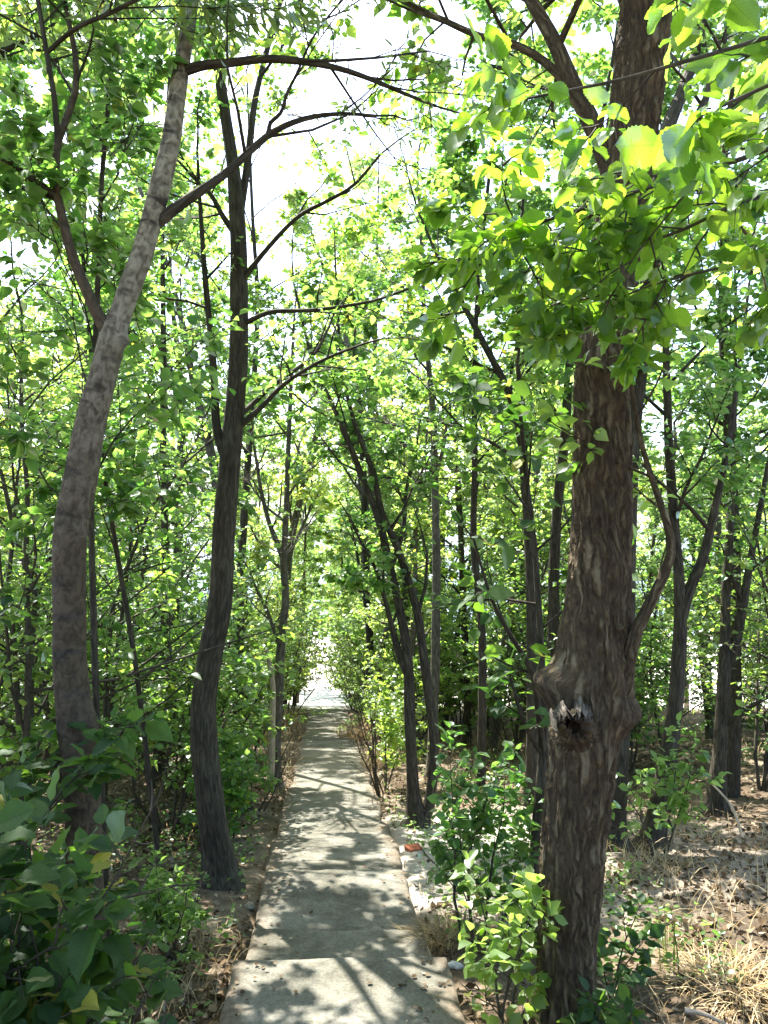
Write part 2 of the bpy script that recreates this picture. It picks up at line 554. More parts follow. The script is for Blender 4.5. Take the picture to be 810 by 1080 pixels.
def furrow_material():
    m, n, l, out = new_mat('furrowed_bark')
    a = n.new('ShaderNodeAttribute'); a.attribute_name = 'bark'
    wn_ = n.new('ShaderNodeTexNoise'); wn_.inputs['Scale'].default_value = 6.0; wn_.inputs['Detail'].default_value = 3
    l.new(a.outputs['Vector'], wn_.inputs['Vector'])
    sc = n.new('ShaderNodeVectorMath'); sc.operation = 'SCALE'; sc.inputs['Scale'].default_value = 0.09
    l.new(wn_.outputs['Color'], sc.inputs[0])
    ad = n.new('ShaderNodeVectorMath'); ad.operation = 'ADD'
    l.new(a.outputs['Vector'], ad.inputs[0]); l.new(sc.outputs[0], ad.inputs[1])
    mp = n.new('ShaderNodeMapping'); mp.inputs['Scale'].default_value = (27, 27, 4.3)
    l.new(ad.outputs[0], mp.inputs[0])
    vo = n.new('ShaderNodeTexVoronoi'); vo.feature = 'DISTANCE_TO_EDGE'; vo.inputs['Scale'].default_value = 1.0
    l.new(mp.outputs[0], vo.inputs['Vector'])
    mp3 = n.new('ShaderNodeMapping'); mp3.inputs['Scale'].default_value = (11, 11, 2.6)
    l.new(ad.outputs[0], mp3.inputs[0])
    vo3 = n.new('ShaderNodeTexVoronoi'); vo3.feature = 'DISTANCE_TO_EDGE'; vo3.inputs['Scale'].default_value = 1.0
    l.new(mp3.outputs[0], vo3.inputs['Vector'])
    h3 = n.new('ShaderNodeMapRange'); h3.inputs['From Max'].default_value = 0.2; h3.inputs['To Min'].default_value = 0.25
    l.new(vo3.outputs['Distance'], h3.inputs['Value'])
    mp2 = n.new('ShaderNodeMapping'); mp2.inputs['Scale'].default_value = (90, 90, 22)
    l.new(ad.outputs[0], mp2.inputs[0])
    nz = n.new('ShaderNodeTexNoise'); nz.inputs['Scale'].default_value = 1; nz.inputs['Detail'].default_value = 6
    l.new(mp2.outputs[0], nz.inputs['Vector'])
    h = n.new('ShaderNodeMapRange'); h.inputs['From Max'].default_value = 0.33; h.interpolation_type = 'SMOOTHSTEP'
    l.new(vo.outputs['Distance'], h.inputs['Value'])
    hm = n.new('ShaderNodeMath'); hm.operation = 'MULTIPLY'
    l.new(h.outputs[0], hm.inputs[0]); l.new(h3.outputs[0], hm.inputs[1])
    hh = n.new('ShaderNodeMath'); hh.operation = 'MULTIPLY_ADD'; hh.inputs[1].default_value = 1.25
    l.new(nz.outputs[0], hh.inputs[0]); l.new(hm.outputs[0], hh.inputs[2])
    big_ = n.new('ShaderNodeTexNoise'); big_.inputs['Scale'].default_value = 2.5; big_.inputs['Detail'].default_value = 3
    l.new(a.outputs['Vector'], big_.inputs['Vector'])
    f2 = n.new('ShaderNodeMath'); f2.operation = 'MULTIPLY_ADD'; f2.inputs[1].default_value = 0.7
    l.new(big_.outputs[0], f2.inputs[0]); l.new(hh.outputs[0], f2.inputs[2])
    cr = ramp(n, [(0.0, (0.022, 0.015, 0.010)), (0.36, (0.040, 0.028, 0.019)), (0.56, (0.082, 0.060, 0.034)), (0.80, (0.142, 0.108, 0.062)), (1.0, (0.21, 0.172, 0.11))])
    hv = n.new('ShaderNodeMath'); hv.operation = 'MULTIPLY'; hv.inputs[1].default_value = 0.46
    l.new(f2.outputs[0], hv.inputs[0]); l.new(hv.outputs[0], cr.inputs[0])
    p = n.new('ShaderNodeBsdfPrincipled'); p.inputs['Roughness'].default_value = 0.9; p.inputs['Specular IOR Level'].default_value = 0.2
    l.new(cr.outputs[0], p.inputs['Base Color'])
    b = n.new('ShaderNodeBump'); b.inputs['Strength'].default_value = 1.0; b.inputs['Distance'].default_value = 0.018
    l.new(hh.outputs[0], b.inputs['Height']); l.new(b.outputs[0], p.inputs['Normal'])
    l.new(p.outputs[0], out.inputs['Surface'])
    return m


M['bark_rough'] = furrow_material()
M['bark_dark'] = bark_material('dark_bark', [(0.2, (0.018, 0.014, 0.010)), (0.5, (0.046, 0.038, 0.026)), (0.85, (0.10, 0.087, 0.062))], scale=(46, 46, 8), bump=1.0, dist=0.03)
M['bark_pale'] = bark_material('pale_bark', [(0.1, (0.13, 0.12, 0.09)), (0.5, (0.21, 0.195, 0.155)), (0.9, (0.28, 0.26, 0.215))], scale=(30, 30, 20), bump=1.0,
                               bands=((0.078, 0.060, 0.042), (0.05, 0.042, 0.034), 3.4, 5.0))
M['bark_grey'] = bark_material('grey_bark', [(0.2, (0.04, 0.034, 0.025)), (0.5, (0.095, 0.083, 0.064)), (0.85, (0.17, 0.152, 0.122))], scale=(30, 30, 10), bump=0.6)
M['twig'] = bark_material('twig_bark', [(0.2, (0.03, 0.026, 0.02)), (0.5, (0.06, 0.05, 0.035)), (0.85, (0.10, 0.085, 0.06))], scale=(60, 60, 20), bump=0.3)
M['dead_wood'] = bark_material('dead_wood', [(0.2, (0.026, 0.020, 0.014)), (0.5, (0.095, 0.080, 0.062)), (0.85, (0.22, 0.195, 0.163))], scale=(60, 60, 9), bump=1.0)
M['hollow'] = plain_material('hollow_wood', (0.02, 0.013, 0.009), (0.075, 0.048, 0.030), 30)
M['stick'] = bark_material('dry_stick', [(0.15, (0.25, 0.19, 0.13)), (0.5, (0.40, 0.31, 0.22)), (0.85, (0.55, 0.46, 0.36))], scale=(60, 60, 9), bump=0.5)
M['stone'] = plain_material('white_stone', (0.34, 0.33, 0.31), (0.66, 0.65, 0.62), 25)
M['brick'] = plain_material('red_brick', (0.32, 0.09, 0.045), (0.48, 0.16, 0.08), 40)
M['litter'] = tint_material('dry_leaf', (0.05, 0.034, 0.02), (0.16, 0.115, 0.07), (0.36, 0.30, 0.22), 0.15)
M['straw'] = tint_material('dry_straw', (0.17, 0.115, 0.055), (0.36, 0.27, 0.14), (0.55, 0.46, 0.29), 0.3)
M['grass'] = tint_material('green_grass', (0.05, 0.09, 0.02), (0.10, 0.16, 0.03), (0.22, 0.25, 0.07), 0.4)


def ground_material():
    m, n, l, out = new_mat('woodland_soil')
    tc = n.new('ShaderNodeTexCoord')
    P = tc.outputs['Object']

    def noise(s, det=6, rgh=0.6):
        z = n.new('ShaderNodeTexNoise'); z.inputs['Scale'].default_value = s; z.inputs['Detail'].default_value = det
        z.inputs['Roughness'].default_value = rgh
        l.new(P, z.inputs['Vector'])
        return z.outputs[0]
    base = ramp(n, [(0.30, (0.055, 0.040, 0.026)), (0.5, (0.125, 0.095, 0.065)), (0.70, (0.27, 0.225, 0.165))])
    l.new(noise(1.1, 8, 0.65), base.inputs[0])
    fine = ramp(n, [(0.35, (0.55, 0.5, 0.45)), (0.65, (1.3, 1.3, 1.3))])
    l.new(noise(38, 5, 0.7), fine.inputs[0])
    mu = n.new('ShaderNodeMixRGB'); mu.blend_type = 'MULTIPLY'; mu.inputs[0].default_value = 0.8
    l.new(base.outputs[0], mu.inputs[1]); l.new(fine.outputs[0], mu.inputs[2])
    sx = n.new('ShaderNodeSeparateXYZ'); l.new(P, sx.inputs[0])
    mr = n.new('ShaderNodeMapRange'); mr.inputs['From Min'].default_value = 25.5; mr.inputs['From Max'].default_value = 28.5
    l.new(sx.outputs['Y'], mr.inputs['Value'])
    sand = ramp(n, [(0.3, (0.46, 0.43, 0.37)), (0.7, (0.62, 0.59, 0.53))])
    l.new(noise(2.0), sand.inputs[0])
    mx = n.new('ShaderNodeMixRGB'); l.new(mr.outputs[0], mx.inputs[0])
    l.new(mu.outputs[0], mx.inputs[1]); l.new(sand.outputs[0], mx.inputs[2])
    # pale trodden dust of the side track, widened so its pallor paints the sunlit clearing
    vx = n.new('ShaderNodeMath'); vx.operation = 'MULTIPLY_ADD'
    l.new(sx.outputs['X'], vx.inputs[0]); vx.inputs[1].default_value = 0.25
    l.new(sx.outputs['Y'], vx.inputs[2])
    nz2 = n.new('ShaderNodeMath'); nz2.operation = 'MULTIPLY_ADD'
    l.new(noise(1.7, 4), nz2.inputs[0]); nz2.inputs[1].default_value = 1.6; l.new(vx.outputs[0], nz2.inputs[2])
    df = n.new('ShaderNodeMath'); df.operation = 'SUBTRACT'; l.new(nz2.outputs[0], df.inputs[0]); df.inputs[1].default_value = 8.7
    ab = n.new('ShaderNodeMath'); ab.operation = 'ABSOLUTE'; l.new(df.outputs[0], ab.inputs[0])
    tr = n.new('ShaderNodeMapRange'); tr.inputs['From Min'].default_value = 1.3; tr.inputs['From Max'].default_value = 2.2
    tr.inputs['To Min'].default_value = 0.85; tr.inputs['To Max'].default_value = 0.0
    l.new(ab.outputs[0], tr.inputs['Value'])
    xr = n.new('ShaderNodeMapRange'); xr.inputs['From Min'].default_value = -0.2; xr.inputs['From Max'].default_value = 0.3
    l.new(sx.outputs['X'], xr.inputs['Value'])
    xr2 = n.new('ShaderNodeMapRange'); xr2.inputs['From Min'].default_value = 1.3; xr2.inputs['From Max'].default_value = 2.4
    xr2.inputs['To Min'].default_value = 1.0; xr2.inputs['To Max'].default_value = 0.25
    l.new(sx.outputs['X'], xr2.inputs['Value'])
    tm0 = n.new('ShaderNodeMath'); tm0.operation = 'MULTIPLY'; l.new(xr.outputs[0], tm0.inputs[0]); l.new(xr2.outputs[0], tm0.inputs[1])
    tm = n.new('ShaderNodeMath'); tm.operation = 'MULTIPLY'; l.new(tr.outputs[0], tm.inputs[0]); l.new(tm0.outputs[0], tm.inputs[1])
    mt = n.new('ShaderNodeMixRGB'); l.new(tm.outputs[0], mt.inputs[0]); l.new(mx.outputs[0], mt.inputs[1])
    sunlit_dust = ramp(n, [(0.3, (0.33, 0.30, 0.25)), (0.7, (0.47, 0.44, 0.38))])
    l.new(noise(6), sunlit_dust.inputs[0]); l.new(sunlit_dust.outputs[0], mt.inputs[2])
    p = n.new('ShaderNodeBsdfPrincipled'); p.inputs['Roughness'].default_value = 0.95
    p.inputs['Specular IOR Level'].default_value = 0.15
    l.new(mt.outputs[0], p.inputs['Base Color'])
    b = n.new('ShaderNodeBump'); b.inputs['Strength'].default_value = 0.9; b.inputs['Distance'].default_value = 0.03
    l.new(noise(24, 7, 0.7), b.inputs['Height']); l.new(b.outputs[0], p.inputs['Normal'])
    l.new(p.outputs[0], out.inputs['Surface'])
    return m


def concrete_material():
    m, n, l, out = new_mat('weathered_concrete')
    tc = n.new('ShaderNodeTexCoord')

    def noise(s, det=6, rgh=0.6):
        z = n.new('ShaderNodeTexNoise'); z.inputs['Scale'].default_value = s; z.inputs['Detail'].default_value = det
        z.inputs['Roughness'].default_value = rgh
        l.new(tc.outputs['Object'], z.inputs['Vector'])
        return z.outputs[0]
    c = ramp(n, [(0.3, (0.085, 0.082, 0.064)), (0.52, (0.148, 0.143, 0.117)), (0.72, (0.215, 0.208, 0.178))])
    l.new(noise(2.2, 8, 0.7), c.inputs[0])
    f = ramp(n, [(0.36, (0.66, 0.64, 0.60)), (0.6, (1.12, 1.12, 1.12))])
    l.new(noise(55, 4, 0.7), f.inputs[0])
    mu0 = n.new('ShaderNodeMixRGB'); mu0.blend_type = 'MULTIPLY'; mu0.inputs[0].default_value = 0.85
    l.new(c.outputs[0], mu0.inputs[1]); l.new(f.outputs[0], mu0.inputs[2])
    # old stains
    st = ramp(n, [(0.40, (0.52, 0.50, 0.43)), (0.52, (1, 1, 1))])
    l.new(noise(0.9, 7, 0.72), st.inputs[0])
    mu1 = n.new('ShaderNodeMixRGB'); mu1.blend_type = 'MULTIPLY'; mu1.inputs[0].default_value = 0.7
    l.new(mu0.outputs[0], mu1.inputs[1]); l.new(st.outputs[0], mu1.inputs[2])
    # hairline cracks
    wv = n.new('ShaderNodeTexNoise'); wv.inputs['Scale'].default_value = 3; wv.inputs['Detail'].default_value = 5
    l.new(tc.outputs['Object'], wv.inputs['Vector'])
    ws = n.new('ShaderNodeVectorMath'); ws.operation = 'SCALE'; ws.inputs['Scale'].default_value = 0.5
    l.new(wv.outputs['Color'], ws.inputs[0])
    wa = n.new('ShaderNodeVectorMath'); wa.operation = 'ADD'
    l.new(tc.outputs['Object'], wa.inputs[0]); l.new(ws.outputs[0], wa.inputs[1])
    vo = n.new('ShaderNodeTexVoronoi'); vo.feature = 'DISTANCE_TO_EDGE'; vo.inputs['Scale'].default_value = 0.75
    l.new(wa.outputs[0], vo.inputs['Vector'])
    ck = ramp(n, [(0.0, (0.25, 0.22, 0.18)), (0.008, (1, 1, 1))])
    l.new(vo.outputs['Distance'], ck.inputs[0])
    mu2 = n.new('ShaderNodeMixRGB'); mu2.blend_type = 'MULTIPLY'; mu2.inputs[0].default_value = 0.35
    l.new(mu1.outputs[0], mu2.inputs[1]); l.new(ck.outputs[0], mu2.inputs[2])
    # soil that has crept over both rims
    sx = n.new('ShaderNodeSeparateXYZ'); l.new(tc.outputs['Object'], sx.inputs[0])
    px_ = n.new('ShaderNodeMath'); px_.operation = 'MULTIPLY_ADD'; px_.inputs[1].default_value = 0.0757
    l.new(sx.outputs['Y'], px_.inputs[0]); l.new(sx.outputs['X'], px_.inputs[2])
    p2 = n.new('ShaderNodeMath'); p2.operation = 'SUBTRACT'; p2.inputs[1].default_value = -0.21 + 0.0757 * 3.94
    l.new(px_.outputs[0], p2.inputs[0])
    pa = n.new('ShaderNodeMath'); pa.operation = 'ABSOLUTE'; l.new(p2.outputs[0], pa.inputs[0])
    pn = n.new('ShaderNodeMath'); pn.operation = 'MULTIPLY_ADD'; pn.inputs[1].default_value = 0.50
    l.new(noise(4.5, 6, 0.7), pn.inputs[0]); l.new(pa.outputs[0], pn.inputs[2])
    so_ = n.new('ShaderNodeMapRange'); so_.inputs['From Min'].default_value = 0.72; so_.inputs['From Max'].default_value = 0.86
    l.new(pn.outputs[0], so_.inputs['Value'])
    soil = ramp(n, [(0.3, (0.05, 0.038, 0.026)), (0.7, (0.17, 0.135, 0.095))])
    l.new(noise(30, 6, 0.7), soil.inputs[0])
    mu = n.new('ShaderNodeMixRGB'); l.new(so_.outputs[0], mu.inputs[0])
    l.new(mu2.outputs[0], mu.inputs[1]); l.new(soil.outputs[0], mu.inputs[2])
    p = n.new('ShaderNodeBsdfPrincipled'); p.inputs['Roughness'].default_value = 0.9
    p.inputs['Specular IOR Level'].default_value = 0.25
    l.new(mu.outputs[0], p.inputs['Base Color'])
    b = n.new('ShaderNodeBump'); b.inputs['Strength'].default_value = 0.5; b.inputs['Distance'].default_value = 0.008
    l.new(noise(40, 6, 0.7), b.inputs['Height']); l.new(b.outputs[0], p.inputs['Normal'])
    l.new(p.outputs[0], out.inputs['Surface'])
    return m


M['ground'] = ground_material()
M['concrete'] = concrete_material()


# ------------------------------------------------------------------ naming
def tag(o, label=None, cat=None, group=None, kind=None):
    if label: o['label'] = label
    if cat: o['category'] = cat
    if group: o['group'] = group
    if kind: o['kind'] = kind
    return o


def empty(name, loc, label, cat, group=None, rz=0.0):
    o = bpy.data.objects.new(name, None)
    o.empty_display_size = 0.2
    COL.objects.link(o)
    o.location = loc
    o.rotation_euler = (0, 0, rz)
    return tag(o, label, cat, group)


def copy_thing(root, loc, rz, scale=1.0, label=None, group=None):
    r = root.copy()
    COL.objects.link(r)
    r.location = loc
    r.rotation_euler = (0, 0, rz)
    r.scale = (scale, scale, scale)
    if label: r['label'] = label
    if group: r['group'] = group
    for ch in list(root.children):
        c = ch.copy()
        COL.objects.link(c)
        c.parent = r
    return r


# ------------------------------------------------------------------ ground, path, steps, lake, hills
def grid_sheet(name, xs, ys, zfun, mat):
    X, Y = np.meshgrid(xs, ys)
    Z = zfun(X, Y)
    g = Geo()
    nx = len(xs)
    i = np.arange(len(ys) - 1)[:, None] * nx
    j = np.arange(nx - 1)[None, :]
    f = np.stack([i + j, i + j + 1, i + nx + j + 1, i + nx + j], -1).reshape(-1, 4)
    g.add(np.stack([X, Y, Z], -1).reshape(-1, 3), [f])
    o = g.build(name, mat)
    tag(o, kind='structure')
    return o


xs = np.concatenate([np.linspace(-400, -16, 24), np.linspace(-15, -6, 46), np.linspace(-5.9, 6, 160), np.linspace(6.2, 15, 45), np.linspace(16, 400, 24)])
ys = np.concatenate([np.linspace(-40, -2, 20), np.linspace(-1.5, 14, 190), np.linspace(14.2, 32, 90), np.linspace(33, 130, 50)])
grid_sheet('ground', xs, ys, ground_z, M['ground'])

# the walkway below the steps: one worn concrete strip with uneven rims
py_ = np.linspace(6.62, 25.4, 190)
lx = 0.60 + 0.08 * (fbm(np.stack([py_ * 1.3, 0 * py_, 0 * py_], -1), 3) - 0.5) * 2
rx = 0.60 + 0.11 * (fbm(np.stack([py_ * 1.3, 0 * py_ + 9, 0 * py_], -1), 3) - 0.5) * 2
zt = -0.355 - 0.157 * py_ + 0.012 * (fbm(np.stack([py_ * 1.0, 0 * py_ + 4, 0 * py_], -1), 2) - 0.5)
zt[0] -= 0.0
prof = []
for k in range(len(py_)):
    c = path_x(py_[k])
    z = zt[k]
    prof += [[c - lx[k] - 0.02, py_[k], z - 0.15], [c - lx[k], py_[k], z - 0.012], [c - lx[k] + 0.03, py_[k], z], [c, py_[k], z + 0.006],
             [c + rx[k] - 0.03, py_[k], z], [c + rx[k], py_[k], z - 0.012], [c + rx[k] + 0.02, py_[k], z - 0.15]]
g = Geo()
i = np.arange(len(py_) - 1)[:, None] * 7
j = np.arange(6)[None, :]
g.add(np.array(prof), [np.stack([i + j, i + j + 1, i + 7 + j + 1, i + 7 + j], -1).reshape(-1, 4)])
tag(g.build('path', M['concrete'], smooth=True), kind='structure')


def slab(y0, y1, z0, z1, w0, w1, seed, sh=0.0):
    """one cast concrete tread, its rims rounded and a little chipped"""
    nu, nv = 40, 34
    u = np.linspace(-1, 1, nu)
    v = np.linspace(0, 1, nv)
    U, Vv = np.meshgrid(u, v)
    ch = 0.012
    # squeeze towards the rims so that the bevel has rows of its own
    edge = lambda t: np.sign(t) * (1 - (1 - np.abs(t)) ** 1.6)
    U = edge(U)
    Vv = (edge(Vv * 2 - 1) + 1) / 2
    Y = y0 + (y1 - y0) * Vv
    half = (w0 + (w1 - w0) * Vv) / 2
    n = fbm(np.stack([U * 2 + seed, Y * 3, 0 * U], -1).reshape(-1, 3), 3).reshape(U.shape) - 0.5
    X = path_x(Y) + sh + U * half + np.where(np.abs(U) > 0.97, 0.03 * n, 0)
    Y = Y + np.where(Vv > 0.97, 0.085 * n, 0)
    Z = z0 + (z1 - z0) * Vv + 0.012 * n
    dist = np.minimum((1 - np.abs(U)) * half, np.minimum(Vv, 1 - Vv) * (y1 - y0))
    Z = Z - ch * np.clip(1 - dist / 0.02, 0, 1) ** 2
    top = np.stack([X, Y, Z], -1).reshape(-1, 3)
    g = Geo()
    i = np.arange(nv - 1)[:, None] * nu
    j = np.arange(nu - 1)[None, :]
    g.add(top, [np.stack([i + j, i + j + 1, i + nu + j + 1, i + nu + j], -1).reshape(-1, 4)])
    ring = list(range(nu)) + [k * nu + nu - 1 for k in range(1, nv)] + [(nv - 1) * nu + k for k in range(nu - 2, -1, -1)] + [k * nu for k in range(nv - 2, 0, -1)]
    rv = top[ring]
    lo = rv.copy(); lo[:, 2] -= 0.22
    m_ = len(ring)
    a = np.arange(m_); b = (a + 1) % m_
    g.add(np.concatenate([rv, lo]), [np.stack([a, a + m_, b + m_, b], -1)])
    o = g.build('step', M['concrete'])
    return tag(o, kind='structure')


slab(5.32, 6.74, -1.325, -1.355, 1.22, 1.19, 1.0)
slab(4.50, 5.36, -1.115, -1.150, 1.20, 1.17, 4.0)
slab(3.05, 4.56, -0.845, -0.905, 1.24, 1.23, 8.0)
slab(1.60, 3.10, -0.56, -0.62, 1.25, 1.24, 12.0)
slab(0.55, 1.65, -0.28, -0.33, 1.25, 1.25, 15.0)
slab(-0.9, 0.60, 0.0, -0.04, 1.25, 1.25, 19.0)

lm, ln, ll, lo_ = new_mat('lake_water')
lp_ = ln.new('ShaderNodeBsdfPrincipled')
lp_.inputs['Base Color'].default_value = (0.05, 0.12, 0.17, 1)
lp_.inputs['Roughness'].default_value = 0.12
lz = ln.new('ShaderNodeTexNoise'); lz.inputs['Scale'].default_value = 0.8; lz.inputs['Detail'].default_value = 5
ltc = ln.new('ShaderNodeTexCoord'); ll.new(ltc.outputs['Object'], lz.inputs['Vector'])
lb = ln.new('ShaderNodeBump'); lb.inputs['Strength'].default_value = 0.4; lb.inputs['Distance'].default_value = 0.3
ll.new(lz.outputs[0], lb.inputs['Height']); ll.new(lb.outputs[0], lp_.inputs['Normal'])
ll.new(lp_.outputs[0], lo_.inputs['Surface'])
grid_sheet('lake', np.linspace(-5000, 5000, 3), np.linspace(60, 6000, 3), lambda x, y: 0 * x - 8.6, lm)
M['hill'] = plain_material('far_hillside', (0.16, 0.17, 0.15), (0.26, 0.26, 0.22), 0.01)


def hill_z(x, y):
    p = np.stack([x * 0.0011, y * 0.0011, 0 * x], -1).reshape(-1, 3)
    ridge = fbm(p + 3, 4).reshape(x.shape)
    return -12 + np.clip((y - 2500) / 1200, 0, 1) * (60 + 330 * ridge)


grid_sheet('hills', np.linspace(-5200, 5200, 90), np.linspace(2450, 5600, 30), hill_z, M['hill'])


# ------------------------------------------------------------------ growing trees
def rot_about(v, ax, a):
    return v * math.cos(a) + np.cross(ax, v) * math.sin(a) + ax * np.dot(ax, v) * (1 - math.cos(a))


class Plant:
    def __init__(self):
        self.wood, self.twigs = Geo(), Geo()
        self.P, self.A, self.N, self.S = [], [], [], []

    def leaf_row(self, pts, n, size, c):
        """leaves in two rows along a twig, blades turned up to the light"""
        pts = np.asarray(pts)
        t = np.sort(rng.uniform(0.08, 1.0, n)) * (len(pts) - 1)
        i = np.minimum(t.astype(int), len(pts) - 2)
        p = pts[i] + (pts[i + 1] - pts[i]) * (t - i)[:, None]
        tg = nrm(pts[i + 1] - pts[i])
        up = np.array([0, 0, 1.0])
        side = np.cross(tg, up)
        sl_ = np.linalg.norm(side, axis=1, keepdims=True)
        side = np.where(sl_ > 0.2, side / np.maximum(sl_, 1e-6), nrm(rng.normal(size=(n, 3))))
        sg = np.where(np.arange(n) % 2, 1.0, -1.0)[:, None]
        A = tg * rng.uniform(0.25, 0.9, (n, 1)) + side * sg * rng.uniform(0.5, 1.1, (n, 1)) + rng.normal(size=(n, 3)) * c.get('mess', 0.35)
        A[:, 2] -= c.get('droop', 0.25)
        N = up[None] + rng.normal(size=(n, 3)) * c.get('tilt', 0.45)
        A = nrm(A)
        s = size * np.clip(rng.normal(1, 0.22, n), 0.45, 1.5)
        self.P.append(p + A * (s * 0.25)[:, None]); self.A.append(A); self.N.append(N); self.S.append(s)

    def grow(self, p0, d0, length, r0, lev, c, sides=None):
        nseg = max(3, min(7, int(length / 0.35)))
        d = nrm(d0)
        pts = [np.array(p0, float)]
        for k in range(nseg):
            d = nrm(d + rng.normal(size=3) * c['wander'] + np.array([0, 0, c['up'][min(lev, len(c['up']) - 1)]]))
            pts.append(pts[-1] + d * length / nseg)
        pts = np.array(pts)
        last = lev >= c['levels']
        rad = np.linspace(r0, r0 * (0.25 if last else 0.4), nseg + 1)
        if last:
            if c.get('twigs', True):
                self.twigs.tube(pts[::2] if nseg > 3 else pts, rad[::2] if nseg > 3 else rad, 3)
            self.leaf_row(pts, max(2, int(rng.normal(c['nl'], c['nl'] * 0.2))), c['leaf'], c)
        else:
            (self.wood if r0 > c.get('wood_r', 0.012) else self.twigs).tube(pts, rad, sides or (6 if r0 > 0.02 else 4), seed=rng.random() * 9)
            self.sprout(pts, rad, lev, length, c)
        return pts, rad

    def sprout(self, pts, rad, lev, length, c, t0=0.25, n=None):
        n = n or c['nc'][min(lev, len(c['nc']) - 1)]
        az = rng.uniform(0, 6.28)
        for k in range(n):
            t = t0 + (1 - t0) * (k + rng.uniform(0.1, 0.9)) / n
            f = t * (len(pts) - 1)
            i = min(int(f), len(pts) - 2)
            p = pts[i] + (pts[i + 1] - pts[i]) * (f - i)
            tg = nrm(pts[i + 1] - pts[i])
            az += 2.4 + rng.normal() * 0.4
            ref = np.array([0, 0, 1.0]) if abs(tg[2]) < 0.9 else np.array([1.0, 0, 0])
            u = nrm(np.cross(tg, ref)); w = np.cross(tg, u)
            out = u * math.cos(az) + w * math.sin(az)
            if abs(tg[2]) < 0.75:
                out[2] *= 0.35
                out = nrm(out)
            a = R(rng.uniform(*c['ang']))
            dd = tg * math.cos(a) + out * math.sin(a)
            fr = c['ratio'][min(lev, len(c['ratio']) - 1)]
            self.grow(p, dd, length * fr * rng.uniform(0.7, 1.2) * (1.15 - 0.5 * t), max(0.004, rad[i] * 0.5), lev + 1, c)
        # the tip goes on as a leading shoot
        self.grow(pts[-1], pts[-1] - pts[-2], length * 0.35, max(0.004, rad[-1] * 0.9), max(lev + 1, c['levels'] - 1), c)

    def leaves_into(self, g, tpl, offset=None, prune=True, near_ok=False, density=1.0, tint=(0.0, 0.93), yellow=0.012):
        if not self.P:
            return 0
        P = np.concatenate(self.P); A = np.concatenate(self.A); N = np.concatenate(self.N); S = np.concatenate(self.S)
        k = clumps(P, density)
        if prune:
            k = keep_mask(P if offset is None else P + offset, near_ok, density)
        T = rng.uniform(*tint, len(P))
        T = np.where(rng.random(len(P)) < yellow, 1.0, T)
        g.leaves(tpl, P[k], A[k], N[k], S[k], T[k])
        return int(k.sum())


CFG = dict(levels=3, wander=0.16, up=(0.05, 0.06, 0.03, -0.02), nc=(9, 6, 5), ratio=(0.42, 0.5, 0.5), ang=(35, 70), nl=12, leaf=0.078)
STAT = {}


def spline(pts, n):
    """a smooth curve through the traced points"""
    p = np.asarray(pts, float)
    t = np.concatenate([[0], np.cumsum(np.linalg.norm(np.diff(p, axis=0), axis=1) ** 0.5)])
    out = []
    m = np.gradient(p, t, axis=0)
    for s in np.linspace(0, t[-1], n):
        i = min(np.searchsorted(t, s, side='right') - 1, len(t) - 2)
        h = t[i + 1] - t[i]
        u = (s - t[i]) / h
        out.append((2 * u**3 - 3 * u**2 + 1) * p[i] + (u**3 - 2 * u**2 + u) * h * m[i] + (-2 * u**3 + 3 * u**2) * p[i + 1] + (u**3 - u**2) * h * m[i + 1])
    return np.array(out), np.linspace(0, t[-1], n), t


def traced(rows, n=24, drop=0.15):
    """rows of (px, py, distance, width in photo pixels) -> centre line and radii"""
    p = np.array([pt(a, b, d) for a, b, d, w in rows])
    r = np.array([w / 2.0 / FPX * d for a, b, d, w in rows])
    c, s, t = spline(p, n)
    rr = np.interp(s, t, r)
    return c, rr


def root_flare(c, r, amount=0.45, h=0.35):
    z = c[:, 2] - c[0, 2]
    return r * (1 + amount * np.exp(-np.maximum(z, 0) / h * 2.2))


def finish_tree(name, label, cat, base, pl, bark, leafmat, tpl, group=None, extra=(), near_ok=False, density=1.0, prune=True, **kw):
    root = empty(name, base, label, cat, group)
    pl.wood.build('trunk', M[bark], root, base)
    cr = Geo()
    nlv = pl.leaves_into(cr, tpl, None, prune, near_ok, density, **kw)
    c = cr.build('crown', M[leafmat], root, base, smooth=tpl is TB)
    if pl.twigs.n and pl.twigs is not pl.wood and not extra:
        pl.twigs.build('twigs', M['twig'], root, base)
    STAT[label] = nlv
    for nm, geo, mat in extra:
        geo.build(nm, M[mat], root, base)
    return root

# ------------------------------------------------------------------ the big rough-barked tree on the right
def rough_disp(rr, th, L):
    a = th + 0.55 * L                                   # the furrows climb in a slow spiral
    w = fbm(np.stack([np.cos(th) * 1.5, np.sin(th) * 1.5, L * 2.0], -1).reshape(-1, 3), 2).reshape(rr.shape)
    q = np.stack([np.cos(a) * 3.6 + w * 0.9, np.sin(a) * 3.6 + w * 0.9, L * 3.4], -1).reshape(-1, 3)
    n = 1 - np.abs(2 * vnoise(q * 1.7) - 1)
    n2 = 1 - np.abs(2 * vnoise(q * 3.6 + 31) - 1)
    d = (0.028 * (n.reshape(rr.shape) ** 1.6 - 0.5) + 0.008 * (n2.reshape(rr.shape) - 0.6)) * np.clip(rr / 0.15, 0.2, 1.1) - 0.010 * np.clip(rr / 0.15, 0.2, 1.1)

    def bump(t0, l0, wt, wl_, h):
        dt = np.angle(np.exp(1j * (th - t0)))
        return h * np.exp(-(dt / wt) ** 2 - ((L - l0) / wl_) ** 2)
    d = d + bump(math.pi * 1.04, 1.76, 0.5, 0.10, 0.125) + bump(math.pi * 1.0, 1.95, 0.5, 0.2, 0.03) + bump(-0.1, 1.68, 0.6, 0.11, 0.095) + bump(-1.75, 1.52, 0.6, 0.16, 0.05)
    return d


